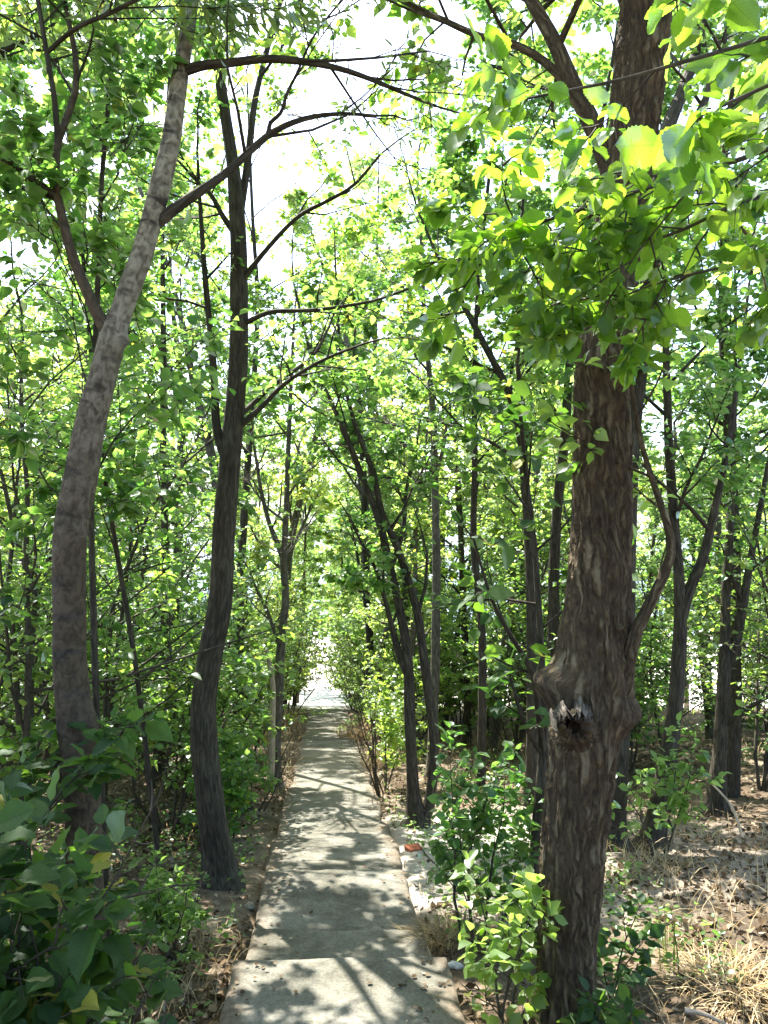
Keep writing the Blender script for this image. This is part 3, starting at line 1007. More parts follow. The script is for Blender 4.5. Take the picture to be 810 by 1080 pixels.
OAK = dict(CFG, leaf=0.072, nc=(7, 6, 5), nl=14)
big = Plant(); big.twigs = big.wood
rows = [(593, 1092, 4.0, 78), (596, 1040, 4.0, 62), (600, 960, 4.0, 66), (606, 880, 4.0, 70), (613, 810, 4.0, 73), (619, 750, 4.0, 76), (627, 700, 4.0, 74),
        (630, 640, 4.0, 70), (634, 560, 4.0, 65), (635, 480, 4.0, 63), (635, 400, 4.0, 60), (641, 330, 4.0, 58), (654, 230, 4.0, 57), (665, 150, 4.0, 56),
        (675, 70, 4.0, 57), (682, 0, 4.0, 57), (688, -80, 4.05, 54), (700, -300, 4.2, 46), (705, -600, 4.4, 34), (700, -1000, 4.8, 14)]
c, r = traced(rows, 420)
c0 = c[0].copy()
r = root_flare(c, r, 0.25, 0.3) * 0.96
big.wood.tube(c, r, 110, wob=0.05, seed=3.0, disp=rough_disp, twist=0.5)
big.sprout(c[235:], r[235:], 0, 7.0, OAK, t0=0.08, n=12)
limbs = [
    [(652, 205, 4.0, 22), (628, 140, 4.05, 20), (604, 90, 4.1, 18), (584, 42, 4.2, 15), (560, 0, 4.3, 14), (530, -70, 4.5, 12), (490, -200, 4.8, 8), (450, -380, 5.3, 4)],
    [(604, 95, 4.1, 11), (575, 66, 4.2, 9), (545, 48, 4.3, 8), (505, 38, 4.5, 7), (465, 20, 4.7, 6), (418, -2, 5.0, 5), (360, -30, 5.4, 3)],
    [(668, 250, 4.0, 14), (690, 215, 3.95, 12), (730, 182, 3.95, 10), (772, 152, 4.0, 9), (815, 130, 4.1, 8), (900, 95, 4.3, 6), (1000, 60, 4.6, 4)],
    [(655, 735, 3.98, 30), (660, 705, 3.93, 19), (670, 668, 3.9, 15), (688, 632, 3.9, 12), (708, 582, 3.9, 10), (702, 548, 3.9, 8), (691, 515, 3.92, 6.5), (677, 470, 3.9, 5.5),
     (668, 420, 3.85, 4.5), (660, 370, 3.8, 3.5), (640, 300, 3.75, 3)],
]
for k, rw in enumerate(limbs):
    lc, lr = traced(rw, 22)
    big.wood.tube(lc, lr, 12, wob=0.1, seed=k + 20.0)
    if k == 3:
        big.sprout(lc[9:], lr[9:], 1, 1.1, dict(OAK, leaf=0.075, nl=7), t0=0.1, n=6)
    else:
        big.sprout(lc[5:], lr[5:], 1, 2.7, dict(OAK, nl=17, leaf=0.08), t0=0.05, n=13 if k < 2 else 8)
# the broken branch: a splintered hood round a hollow lined dark brown
stub = Geo()
hol = Geo()
a0 = pt(613, 776, 3.97); a1 = pt(605, 764, 3.70)
ax = nrm(a1 - a0)
n_ = 26
pts_ = np.array([a0 + (a1 - a0) * k / (n_ - 1) for k in range(n_)])
su = nrm(np.cross(ax, [0, 0, 1.0])); sw = np.cross(su, ax)


def splinter(rr, th, L):
    f = np.clip(L / L.max(), 0, 1)
    rg = 1 - np.abs(2 * vnoise(np.stack([np.cos(th) * 4.2 + L * 2, np.sin(th) * 4.2, L * 7], -1).reshape(-1, 3)) - 1)
    r2 = 1 - np.abs(2 * vnoise(np.stack([np.cos(th) * 9, np.sin(th) * 9, L * 12], -1).reshape(-1, 3)) - 1)
    return (0.022 * (rg.reshape(rr.shape) - 0.65) + 0.008 * (r2.reshape(rr.shape) - 0.6)) * f - 0.02 * (1 - f)


fr_ = np.linspace(0, 1, n_)
stub.tube(pts_, 0.072 + 0.115 * (1 - fr_) ** 1.7, 96, seed=2.0, disp=splinter)
vv = stub.v[0]
jag = fbm(np.stack([np.cos(np.arange(96) / 96 * 6.283) * 6, np.sin(np.arange(96) / 96 * 6.283) * 6, np.zeros(96)], -1), 3) - 0.5
for k in range(96):                                     # a ragged rim, a hood above, worn away below
    o_ = vv[(n_ - 1) * 96 + k] - a1
    up_ = np.clip(o_[2] / 0.06, -1, 1)
    lf_ = np.clip(-o_[0] / 0.06, -1, 1)
    for q in range(9):
        vv[(n_ - 1 - q) * 96 + k] += ax * (0.050 * up_ + 0.02 * lf_ + 0.07 * jag[k]) * (1 - q / 9.0) + np.array([0, 0, -0.012]) * max(up_, 0) * (1 - q / 9.0)
    vv[(n_ - 1) * 96 + k] += nrm(o_) * (-0.042)
hb = a1 - ax * 0.035 + np.array([0.014, 0, -0.012])
hol.tube(np.array([hb + ax * 0.012, hb - ax * 0.02, hb - ax * 0.06, hb - ax * 0.08]), np.array([0.040, 0.039, 0.034, 0.006]), 24, seed=5.0, wob=0.4)
shard = Geo()
# the weathered grey hood of torn wood over the hole: one ridged, ragged shell
nu_, nv_ = 72, 16
Uh, Vh = np.meshgrid(np.linspace(-1.75, 1.35, nu_), np.linspace(0, 1, nv_))
rag0 = fbm(np.stack([Uh * 4.5, 0 * Uh, 0 * Uh], -1).reshape(-1, 3), 3).reshape(Uh.shape) - 0.5
rag1 = fbm(np.stack([Uh * 6.0, 0 * Uh + 7, 0 * Uh], -1).reshape(-1, 3), 3).reshape(Uh.shape) - 0.5
q0c = pt(605, 764, 3.84)
Q0 = q0c + np.stack([0.105 * np.sin(Uh) - 0.01, 0 * Uh + 0.01, 0.030 + (0.085 + 0.16 * rag0) * np.cos(Uh * 0.9)], -1)
Q1 = a1 + ax * 0.02 + np.stack([0.076 * np.sin(Uh), 0.10 * rag1, 0.068 * np.cos(Uh) - 0.012 + 0.05 * rag1], -1)
Ph = Q0 * (1 - Vh[..., None]) + Q1 * Vh[..., None]
gr = fbm(np.stack([Uh * 5.5 + Vh * 0.8, Vh * 1.6, 0 * Uh], -1).reshape(-1, 3), 3).reshape(Uh.shape)
gr = 1 - np.abs(2 * gr - 1)
bul = np.sin(np.pi * np.clip(Vh, 0, 1)) * 0.018 + 0.030 * (gr - 0.75)
Ph = Ph + bul[..., None] * nrm(np.stack([0.5 * np.sin(Uh), 0 * Uh - 1.0, 0.55 * np.cos(Uh)], -1))
ii = np.arange(nv_ - 1)[:, None] * nu_
jj = np.arange(nu_ - 1)[None, :]
fq = np.stack([ii + jj, ii + jj + 1, ii + nu_ + jj + 1, ii + nu_ + jj], -1).reshape(-1, 4)
inner = Ph + np.array([0, 0.014, -0.012])
bk = np.stack([Uh * 0.09, Uh * 0.0, Vh * 0.12], -1).reshape(-1, 3)
shard.add(Ph.reshape(-1, 3), [fq], bk)
shard.add(inner.reshape(-1, 3), [fq[:, ::-1]], bk)
finish_tree('broadleaf_tree', 'big leaning tree with deeply furrowed brown bark and a broken branch stub beside the path', 'tree', c0, big, 'bark_rough', 'leaf', TM,
            extra=[('broken_stub', stub, 'bark_rough'), ('hollow', hol, 'hollow'), ('torn_wood', shard, 'dead_wood')], near_ok=False)

# ------------------------------------------------------------------ the pale leaning tree on the left
WIL = dict(CFG, leaf=0.10, nc=(8, 6, 5), nl=21, droop=0.55, mess=0.45, tilt=0.9, ang=(30, 65))
pale = Plant(); dark = Geo()
pale.twigs = dark
rows = [(96, 1092, 4.2, 48), (94, 1030, 4.2, 42), (90, 940, 4.2, 40), (88, 870, 4.2, 39), (85, 815, 4.2, 40), (80, 765, 4.2, 41), (74, 700, 4.2, 37), (73, 640, 4.2, 36),
        (74, 560, 4.2, 37), (86, 500, 4.2, 37), (97, 440, 4.2, 33), (108, 400, 4.2, 31), (119, 355, 4.2, 30), (128, 328, 4.2, 25), (138, 300, 4.2, 25), (152, 260, 4.2, 24),
        (168, 200, 4.2, 24), (180, 150, 4.2, 21), (187, 100, 4.22, 20), (195, 50, 4.25, 17), (203, 0, 4.3, 15), (212, -70, 4.35, 13), (226, -180, 4.5, 11), (245, -340, 4.8, 8), (265, -540, 5.2, 4)]
c, r = traced(rows, 150)
c0 = c[0].copy()


def knob(rr, th, L):
    def bump(t0, l0, wt, wl_, h):
        dt = np.angle(np.exp(1j * (th - t0)))
        return h * np.exp(-(dt / wt) ** 2 - ((L - l0) / wl_) ** 2)
    return bump(-0.4, 1.65, 0.5, 0.10, 0.045) + bump(-0.2, 3.78, 0.4, 0.04, 0.04) + 0.004 * (fbm(np.stack([np.cos(th) * 2, np.sin(th) * 2, L * 9], -1).reshape(-1, 3), 2).reshape(rr.shape) - 0.5)


pale.wood.tube(c, r * 0.93, 40, wob=0.07, seed=8.0, disp=knob)
pale.sprout(c[118:], r[118:], 0, 3.6, WIL, t0=0.05, n=8)
limbs = [
    [(119, 358, 4.2, 17), (105, 336, 4.18, 14), (93, 310, 4.16, 12.5), (83, 288, 4.15, 11.5), (73, 260, 4.15, 11), (66, 230, 4.15, 10), (60, 205, 4.15, 9.5), (59, 172, 4.15, 8), (61, 150, 4.15, 8),
     (72, 120, 4.2, 7), (80, 95, 4.2, 6.5), (79, 55, 4.25, 6), (72, 20, 4.3, 5), (62, -40, 4.4, 4), (50, -130, 4.6, 3)],
    [(61, 152, 4.15, 7), (58, 110, 4.1, 6), (50, 60, 4.1, 5.5), (40, 0, 4.1, 5), (30, -80, 4.2, 3)],
    [(60, 207, 4.15, 8), (35, 190, 4.1, 7), (0, 165, 4.05, 6), (-50, 140, 4.0, 4)],
    [(61, 210, 4.15, 6), (25, 199, 4.2, 5.5), (-15, 194, 4.3, 5), (-60, 180, 4.4, 4)],
    [(50, 55, 4.1, 5), (80, 30, 4.0, 5), (120, 12, 3.9, 4.5), (155, -6, 3.85, 4), (200, -30, 3.8, 3)],
    [(164, 236, 4.2, 14), (190, 216, 4.2, 11.5), (215, 199, 4.2, 10), (240, 181, 4.25, 9), (265, 158, 4.3, 8), (290, 138, 4.35, 7), (322, 125, 4.4, 5.5), (360, 120, 4.5, 4), (395, 122, 4.6, 3)],
    [(196, 74, 4.22, 12), (215, 69, 4.22, 10), (245, 66, 4.2, 9), (280, 62, 4.2, 8.5), (320, 65, 4.2, 7.5), (360, 73, 4.2, 6), (392, 84, 4.25, 5), (425, 98, 4.3, 4), (460, 112, 4.4, 3)],
    [(283, 142, 4.33, 5), (285, 130, 4.33, 4.5), (296, 119, 4.3, 4), (303, 98, 4.3, 3.5), (312, 80, 4.3, 3), (330, 40, 4.3, 2.5), (360, 0, 4.3, 2)],
]
for k, rw in enumerate(limbs):
    lc, lr = traced(rw, 26)
    (pale.wood if k == 0 else dark).tube(lc, lr, 10, wob=0.1, seed=k + 40.0)
    s = 12 if k in (0,) else 7
    if k in (5, 6, 7):
        pale.sprout(lc[s:], lr[s:], 1, 1.6, dict(WIL, nl=6, leaf=0.06, twigs=True), t0=0.15, n=5)
    else:
        pale.sprout(lc[s:], lr[s:], 1, 1.5, WIL, t0=0.1, n=7)
finish_tree('leaning_tree', 'pale smooth-barked tree leaning right, forked above head height, in front on the left', 'tree', c0, pale, 'bark_pale', 'leaf_willow', TN,
            extra=[('limb', dark, 'bark_dark')], near_ok=True, density=0.95)

# ------------------------------------------------------------------ traced dark-stemmed trees
def stem_tree(name, label, stems, bark='bark_dark', cfg=None, leafmat='leaf', tpl=TM, first_t=0.45, length=3.2, n=8, sides=18, limbs=(), cat='tree', group=None, flare=0.35, density=1.0, near_ok=False, limb_len=1.5, **kw):
    cfg = cfg or CFG
    p = Plant(); p.twigs = p.wood
    b = None
    for k, rw in enumerate(stems):
        c, r = traced(rw, max(30, len(rw) * 7))
        if k == 0:
            c[0, 2] = min(c[0, 2], gz(c[0, 0], c[0, 1]) - 0.05)
            b = c[0].copy()
            r = root_flare(c, r, flare, 0.25)
        r = r * 0.92
        ph_ = rng.uniform(0, 6.28)
        roots = (lambda rr, th, L: rr * 0.55 * np.exp(-L / 0.16) * (0.25 + np.maximum(0, np.cos(2.5 * th * 1.2 + ph_)) ** 1.5)) if k == 0 else None
        p.wood.tube(c, r, sides, wob=0.13, seed=rng.random() * 30, disp=roots)
        i0 = int(len(c) * (first_t if k == 0 else 0.3))
        p.sprout(c[i0:], r[i0:], 0, length * (1 if k == 0 else 0.75), cfg, t0=0.05, n=n if k == 0 else max(4, n - 3))
    for k, rw in enumerate(limbs):
        c, r = traced(rw, 18)
        p.wood.tube(c, r, 8, wob=0.1, seed=rng.random() * 30)
        p.sprout(c[4:], r[4:], 1, limb_len, cfg, t0=0.1, n=5)
    return finish_tree(name, label, cat, b, p, bark, leafmat, tpl, group, near_ok=near_ok, density=density, **kw)


D = 6.6
stem_tree('broadleaf_tree', 'dark slender tree with a crooked foot standing at the left rim of the steps',
          [[(233, 924, D, 40), (229, 895, D, 33), (221, 840, D, 32), (215, 785, D, 30), (215, 740, D, 28), (222, 690, D, 28), (232, 640, D, 27), (236, 560, D, 26), (242, 490, D, 25), (247, 440, D, 24),
            (252, 370, D, 21), (252, 300, D, 20), (250, 230, D, 18), (246, 180, D, 15), (236, 110, D, 13), (226, 40, D, 12), (220, -40, D, 11), (212, -150, 6.8, 9), (200, -320, 7.2, 6), (190, -480, 7.7, 3)]],
          cfg=dict(CFG, leaf=0.065, nl=8), first_t=0.66, length=2.6, n=9,
          limbs=[[(240, 488, D, 12), (229, 455, D, 10), (226, 400, D, 8.5), (222, 350, D, 7), (216, 290, D, 6), (212, 230, D, 5), (208, 160, D, 3)],
                 [(252, 450, D, 8), (275, 430, 6.5, 6), (300, 405, 6.4, 5), (340, 380, 6.3, 4), (385, 362, 6.2, 2.5)],
                 [(253, 438, D, 6), (290, 405, 6.8, 5), (330, 375, 7.0, 4), (347, 345, 7.2, 3)],
                 [(250, 346, D, 6), (282, 330, 6.5, 5), (330, 327, 6.3, 4), (395, 317, 6.2, 3), (432, 304, 6.1, 2.5)],
                 [(253, 228, D, 9), (262, 165, 6.7, 8), (268, 110, 6.8, 7), (285, 40, 7.0, 6), (305, -30, 7.2, 5), (330, -140, 7.6, 3)],
                 [(252, 300, D, 7), (282, 262, 6.5, 5), (315, 228, 6.4, 4.5), (345, 212, 6.3, 4), (372, 196, 6.2, 3.5), (402, 162, 6.1, 2.5)],
                 [(250, 250, D, 8), (235, 228, D, 6), (222, 205, D, 5), (205, 188, D, 4)]], density=0.75)
D = 8.8
stem_tree('twin_stem_tree', 'dark tree of two thin stems from one foot, right of the path by the clearing',
          [[(440, 866, D, 24), (436, 835, D, 15), (434, 800, D, 13), (432, 760, D, 13), (431, 715, D, 12), (427, 671, D, 11), (421, 640, D, 10), (412, 600, D, 10), (400, 550, D, 9), (388, 518, D, 8), (377, 490, D, 7),
            (365, 460, D, 6.5), (352, 430, D, 5), (330, 380, 9.0, 4), (310, 300, 9.3, 2.5)],
           [(445, 866, D, 18), (452, 850, D, 14), (456, 825, D, 12), (458, 780, D, 12), (452, 733, D, 11), (446, 686, D, 10), (440, 645, D, 10), (431, 612, D, 9), (419, 577, D, 8), (403, 540, D, 7.5), (394, 500, D, 7),
            (386, 478, D, 6), (372, 440, D, 5), (360, 380, D, 4), (355, 300, 9.0, 3)]],
          cfg=dict(CFG, leaf=0.075, nl=13), first_t=0.6, length=2.8, n=9, sides=12,
          limbs=[[(431, 715, D, 8), (421, 690, D, 8), (415, 668, D, 7), (408, 640, 8.7, 5), (396, 600, 8.6, 4), (380, 570, 8.5, 3)],
                 [(412, 600, D, 6), (425, 560, 8.9, 5), (428, 520, 9, 4), (440, 470, 9.2, 3)]], density=0.9)
D = 12.1
stem_tree('broadleaf_tree', 'thin straight tree with light grey-brown bark behind the twin-stemmed tree',
          [[(455, 818, D, 13), (457, 760, D, 11), (459, 700, D, 10), (460, 640, D, 10), (460, 580, D, 9.5), (459, 520, D, 9), (458, 470, D, 8), (456, 430, D, 7.5), (452, 385, D, 6.5), (448, 340, D, 5.5), (445, 270, D, 4.5), (440, 180, 12.3, 3)]],
          bark='bark_grey', cfg=dict(CFG, leaf=0.08, nl=9), first_t=0.5, length=2.8, n=10, sides=12,
          limbs=[[(459, 500, D, 5), (440, 480, 12, 4), (420, 462, 11.9, 3), (400, 440, 11.8, 2)], [(460, 500, D, 5), (468, 470, D, 4), (472, 440, D, 3), (480, 400, D, 2)]])
D = 18.3
stem_tree('broadleaf_tree', 'dark upright trunk at the right rim of the far path with a leaning neighbour',
          [[(388, 770, D, 12), (388, 735, D, 10), (390, 702, D, 9), (390, 671, D, 9), (387, 640, D, 8), (386, 590, D, 8), (384, 540, D, 7), (384, 500, D, 6), (380, 440, D, 5), (376, 370, D, 4)]],
          cfg=dict(CFG, leaf=0.1, nl=9), first_t=0.4, length=3.4, n=9, sides=10)
D = 17.6
stem_tree('broadleaf_tree', 'short grey trunk leaning right between dark stems beside the far path',
          [[(394, 775, D, 13), (395, 750, D, 11), (398, 728, D, 10), (400, 702, D, 9), (404, 676, D, 8), (412, 655, D, 7), (424, 620, D, 6), (436, 570, D, 5), (444, 520, D, 3)]],
          bark='bark_grey', cfg=dict(CFG, leaf=0.1, nl=9), first_t=0.5, length=2.4, n=8, sides=10)
D = 11.2
stem_tree('broadleaf_tree', 'slim brown tree on the left rim of the path, beside a pale dead stem',
          [[(290, 830, D, 15), (291, 785, D, 11.5), (293, 754, D, 10.5), (295, 699, D, 11), (297, 671, D, 9.5), (301, 629, D, 9), (299, 593, D, 8), (301, 560, D, 7), (303, 500, D, 6), (306, 430, D, 5), (310, 340, 11.4, 3)]],
          bark='bark_grey', cfg=dict(CFG, leaf=0.075, nl=9), first_t=0.45, length=2.4, n=9, sides=12,
          limbs=[[(299, 590, D, 7), (292, 572, D, 6), (285, 555, D, 5), (276, 520, D, 4), (268, 470, D, 3)], [(296, 685, D, 5), (288, 662, D, 4), (282, 645, D, 4), (270, 620, D, 3)]])
D = 7.4
stem_tree('broadleaf_tree', 'straight dark trunk half hidden right behind the big furrowed trunk',
          [[(642, 900, D, 38), (646, 860, D, 30), (650, 800, D, 28), (655, 700, D, 27), (658, 600, D, 26), (663, 480, D, 25), (670, 400, D, 24), (681, 330, D, 22), (690, 240, 7.5, 20), (700, 150, 7.6, 17), (722, 90, 7.8, 13),
            (735, 50, 8, 11), (748, -20, 8.2, 9), (765, -150, 8.7, 6), (780, -320, 9.3, 3)]],
          cfg=dict(CFG, leaf=0.08, nl=9), first_t=0.62, length=3.2, n=9,
          limbs=[[(694, 200, 7.6, 12), (715, 150, 7.6, 10), (742, 110, 7.7, 8), (752, 75, 7.8, 7), (768, 30, 7.9, 6), (785, -40, 8, 4)]])
D = 7.6
stem_tree('broadleaf_tree', 'dark trunk leaning right and forking at mid height, right of the big furrowed tree',
          [[(686, 895, D, 30), (691, 865, D, 21), (700, 820, D, 19), (708, 775, D, 18), (714, 725, D, 17), (717, 680, D, 16), (717, 645, D, 14), (716, 605, D, 12), (712, 560, D, 11), (706, 480, D, 10), (704, 430, D, 9), (702, 360, D, 7), (700, 270, 7.8, 5), (695, 160, 8.1, 3)]],
          cfg=dict(CFG, leaf=0.085, nl=9), first_t=0.5, length=2.8, n=9,
          limbs=[[(718, 655, D, 13), (726, 625, D, 12), (742, 587, D, 11), (752, 545, D, 9), (766, 480, D, 7), (778, 400, 7.8, 5), (790, 300, 8.1, 3)]], limb_len=2.0)
D = 9.5
stem_tree('broadleaf_tree', 'dark forked trunk at the right edge of the view behind a leafy twig',
          [[(756, 850, D, 22), (759, 790, D, 16), (762, 740, D, 15), (764, 705, D, 14), (765, 660, D, 11), (766, 620, D, 10), (770, 560, D, 9), (773, 490, D, 7), (775, 400, D, 5), (776, 300, 9.7, 3)]],
          cfg=dict(CFG, leaf=0.085, nl=9), first_t=0.5, length=2.8, n=8,
          limbs=[[(764, 712, D, 12), (775, 680, D, 11), (783, 640, D, 10), (790, 600, D, 8), (801, 540, D, 6), (815, 460, D, 4)], [(764, 768, D, 6), (785, 750, 9.3, 5), (810, 735, 9.1, 4), (850, 720, 9, 3)]], limb_len=2.0)
D = 5.2
SAP = dict(CFG, leaf=0.115, nc=(7, 5, 4), nl=7, levels=2, ratio=(0.45, 0.5))
stem_tree('young_tree', 'dark young tree against the left side of the big trunk with broad dark leaves', 
          [[(558, 985, D, 17), (561, 940, D, 14), (566, 880, D, 13), (571, 820, D, 13), (573, 790, D, 12), (573, 750, D, 9), (571, 690, D, 8), (568, 640, D, 7.5), (564, 580, D, 7), (557, 520, D, 6), (550, 450, 5.1, 5), (546, 380, 5.0, 4)]],
          cfg=SAP, leafmat='leaf_dark', first_t=0.5, length=1.5, n=8, sides=12, near_ok=True,
          limbs=[[(573, 795, D, 8), (567, 745, 5.0, 7), (562, 711, 4.8, 6.5), (551, 690, 4.7, 6), (538, 669, 4.6, 5), (522, 640, 4.5, 4), (510, 605, 4.4, 3), (500, 570, 4.3, 2.5)],
                 [(573, 797, D, 6), (560, 778, 5.1, 5), (549, 752, 5.0, 4), (540, 720, 5.0, 3)], [(574, 792, D, 6), (582, 770, 5.3, 5), (590, 740, 5.3, 3)]], limb_len=1.1)
D = 9.4
stem_tree('broadleaf_tree', 'dark tree bending left at the top, behind the leafy sapling right of the path',
          [[(560, 850, D, 15), (561, 780, D, 13), (561, 700, D, 12), (559, 600, D, 11), (555, 530, D, 10.5), (548, 455, D, 10), (537, 415, D, 9), (508, 358, D, 8), (487, 318, D, 6), (466, 280, D, 4), (440, 220, 9.5, 2.5)]],
          cfg=dict(CFG, leaf=0.085, nl=9), first_t=0.45, length=2.8, n=9, sides=12,
          limbs=[[(553, 500, D, 7), (552, 440, D, 6), (546, 380, D, 5), (548, 300, D, 4), (552, 200, D, 3)]])
D = 16
stem_tree('broadleaf_tree', 'small dark trunk in the dry grass beyond the sunlit clearing',
          [[(493, 790, D, 11), (493, 750, D, 9), (492, 700, D, 8.5), (489, 650, D, 8), (487, 590, D, 7), (484, 520, D, 6), (480, 440, D, 5), (478, 350, D, 3)]],
          cfg=dict(CFG, leaf=0.1, nl=9), first_t=0.35, length=3.0, n=9, sides=10)

# ------------------------------------------------------------------ trees whose trunks stand just outside the view, branches reaching in
ov = Plant(); ov.twigs = ov.wood
b = np.array([2.75, 2.5, gz(2.75, 2.5) - 0.05])
tk = np.array([b, b + [0.02, 0, 1.2], b + [-0.05, 0.02, 2.6], b + [-0.1, 0.0, 4.2], b + [0.05, 0.15, 6.0], b + [0.1, 0.3, 7.8]])
tc_, _, _ = spline(tk, 40)
ov.wood.tube(tc_, np.linspace(0.12, 0.03, 40), 16, wob=0.12, seed=70)
ov.sprout(tc_[26:], np.linspace(0.08, 0.03, 14), 0, 3.0, dict(CFG, leaf=0.085, nl=8), t0=0.1, n=6)
NEAR = dict(CFG, levels=2, leaf=0.066, nl=7, nc=(5, 4), ratio=(0.6, 0.55), tilt=0.75, droop=0.5, mess=0.5, up=(0.0, -0.05, -0.08), ang=(30, 65), wander=0.14)


def reach(points, w0, w1, n, length, cfg, tip=True):
    p = np.array(points)
    cc, _, _ = spline(p, 24)
    rr = np.linspace(w0, w1, 24)
    ov.wood.tube(cc, rr, 8, wob=0.1, seed=rng.random() * 30)
    ov.sprout(cc[8:], rr[8:], 0, length, cfg, t0=0.05, n=n)


j1 = b + [-0.06, 0.02, 2.7]
reach([j1, pt(1000, 120, 2.5), pt(880, 130, 2.45), pt(790, 165, 2.4), pt(710, 190, 2.45), pt(630, 215, 2.5), pt(560, 240, 2.6), pt(505, 280, 2.7)], 0.014, 0.004, 15, 0.72, NEAR)
reach([b + [-0.05, 0.02, 2.4], pt(1000, 240, 2.6), pt(860, 260, 2.55), pt(770, 280, 2.5), pt(690, 300, 2.55), pt(640, 320, 2.6)], 0.012, 0.003, 6, 0.55, NEAR)
reach([b + [-0.05, 0.02, 2.6], pt(1000, 170, 2.7), pt(870, 190, 2.65), pt(780, 215, 2.6), pt(700, 250, 2.6), pt(620, 265, 2.65), pt(530, 225, 2.8)], 0.012, 0.003, 11, 0.65, NEAR)
reach([b + [-0.07, 0.02, 3.0], pt(980, 20, 2.3), pt(850, 30, 2.0), pt(740, 60, 1.9), pt(650, 85, 1.85), pt(575, 100, 1.9)], 0.011, 0.003, 6, 0.42, dict(NEAR, nl=4, leaf=0.072))
reach([b + [-0.05, 0.0, 2.5], pt(1050, 60, 1.9), pt(900, 70, 1.55), pt(825, 85, 1.45), pt(765, 110, 1.42)], 0.009, 0.003, 4, 0.26, dict(NEAR, nl=3, leaf=0.072))
finish_tree('overhanging_tree', 'tree outside the right edge whose big bright backlit leaves hang before the furrowed trunk', 'tree', b, ov, 'twig', 'leaf_big', TB, near_ok=True, tint=(0.15, 0.95), yellow=0)

lf = Plant(); lf.twigs = lf.wood
b = np.array([-3.3, 4.6, gz(-3.3, 4.6) - 0.05])
tk = np.array([b, b + [0.05, 0, 1.5], b + [-0.02, 0.05, 3.2], b + [0.08, 0.0, 5.0], b + [0.05, 0.15, 7.5], b + [0.1, 0.3, 9.5]])
tc_, _, _ = spline(tk, 40)
lf.wood.tube(tc_, np.linspace(0.13, 0.025, 40), 16, wob=0.12, seed=71)
lf.sprout(tc_[9:], np.linspace(0.11, 0.025, 31), 0, 3.0, dict(CFG, leaf=0.095, nl=7), t0=0.05, n=12)
finish_tree('broadleaf_tree', 'tree outside the left edge reaching in with dark green leaves behind the pale trunk', 'tree', b, lf, 'bark_dark', 'leaf', TM, near_ok=True, density=0.65)


# ------------------------------------------------------------------ young trees and bushes of the understorey
def bush(name, label, px, d, H, n_stems, leaf, leafmat='leaf', tpl=TM, group=None, cat='bush', nl=8, spread=0.45, bark='twig', near_ok=False, xy=None, levels=2, density=1.0, nc=(6, 4), lean=(0, 0), **kw):
    x, y = xy if xy else ((px - 405.0) / FPX * d, d)
    b = np.array([x, y, gz(x, y) - 0.03])
    p = Plant(); p.twigs = p.wood
    c = dict(CFG, levels=levels, leaf=leaf, nl=nl, nc=nc, ratio=(0.42, 0.5), up=(0.06, 0.04, 0.0), wander=0.13, ang=(30, 70), wood_r=0.003)
    for k in range(n_stems):
        a = rng.uniform(0, 6.28)
        dd = np.array([math.cos(a) * spread * rng.uniform(0.3, 1) + lean[0], math.sin(a) * spread * rng.uniform(0.3, 1) + lean[1], 1.0])
        p.grow(b + np.array([math.cos(a), math.sin(a), 0]) * 0.06 * n_stems ** 0.5 * rng.random(), dd, H * rng.uniform(0.7, 1.05), 0.006 + 0.005 * H, 0, c)
    return finish_tree(name, label, cat, b, p, bark, leafmat, tpl, group, near_ok=near_ok, density=density, **kw)


bush('leafy_shrub', 'low shrub of big dark green and a few yellow leaves in the front left corner', 0, 0, 1.16, 12, 0.088, 'leaf_dark', TB, near_ok=True, xy=(-1.2, 2.35), nl=6, nc=(7, 4), spread=0.26, lean=(-0.12, 0), yellow=0.05, tint=(0, 0.9))
bush('leafy_shrub', 'shrub of dark rounded leaves at the left edge behind the yellow-leaved one', 0, 0, 1.9, 7, 0.095, 'leaf_dark', TB, near_ok=True, xy=(-2.25, 4.1), nl=7, nc=(7, 4), spread=0.45)
bush('sapling', 'knee-high leafy sapling between the steps and the big furrowed trunk', 0, 0, 1.05, 5, 0.07, 'leaf', TM, xy=(0.62, 5.2), near_ok=True, nl=7, nc=(6, 4), spread=0.38, lean=(0.1, 0), tint=(0, 0.55), cat='sapling')
bush('sapling', 'shoot of bright green leaves sprouting at the foot of the big furrowed trunk', 0, 0, 0.62, 3, 0.075, 'leaf', TM, xy=(0.62, 3.95), near_ok=True, nl=6, nc=(4, 3), spread=0.3, cat='sapling', tint=(0.5, 0.95))
bush('weed', 'small feathery green weed on the dark soil beside the front left shrub', 0, 0, 0.5, 6, 0.045, 'leaf', TM, xy=(-1.32, 5.0), near_ok=True, nl=9, nc=(6, 3), spread=0.7, cat='weed', tint=(0.3, 0.95))
bush('seedling', 'dark round-leaved seedling in the shade right of the big trunk foot', 0, 0, 0.34, 4, 0.075, 'leaf_dark', TM, xy=(1.12, 3.72), near_ok=True, nl=5, nc=(3, 2), spread=0.7, cat='seedling')
bush('seedling', 'low dark green seedling among leaf litter behind the dry straw', 0, 0, 0.36, 3, 0.075, 'leaf_dark', TM, xy=(1.33, 4.55), near_ok=True, nl=5, nc=(3, 2), spread=0.7, cat='seedling')
bush('sapling', 'sunlit twig of pale glossy leaves in front of the leaning forked trunk', 0, 0, 1.0, 3, 0.085, 'leaf', TM, xy=(2.45, 6.9), near_ok=True, nl=6, nc=(5, 3), spread=0.6, cat='sapling', tint=(0.5, 0.95))
bush('bush', 'sunlit bush spilling onto the left rim of the path below the slim brown tree', 268, 9.6, 1.0, 7, 0.08, nl=8, spread=0.7, tint=(0.4, 0.95))
bush('bush', 'low green bush on the left rim of the path behind the crooked-foot tree', 246, 8.3, 0.85, 6, 0.075, nl=8, spread=0.65)
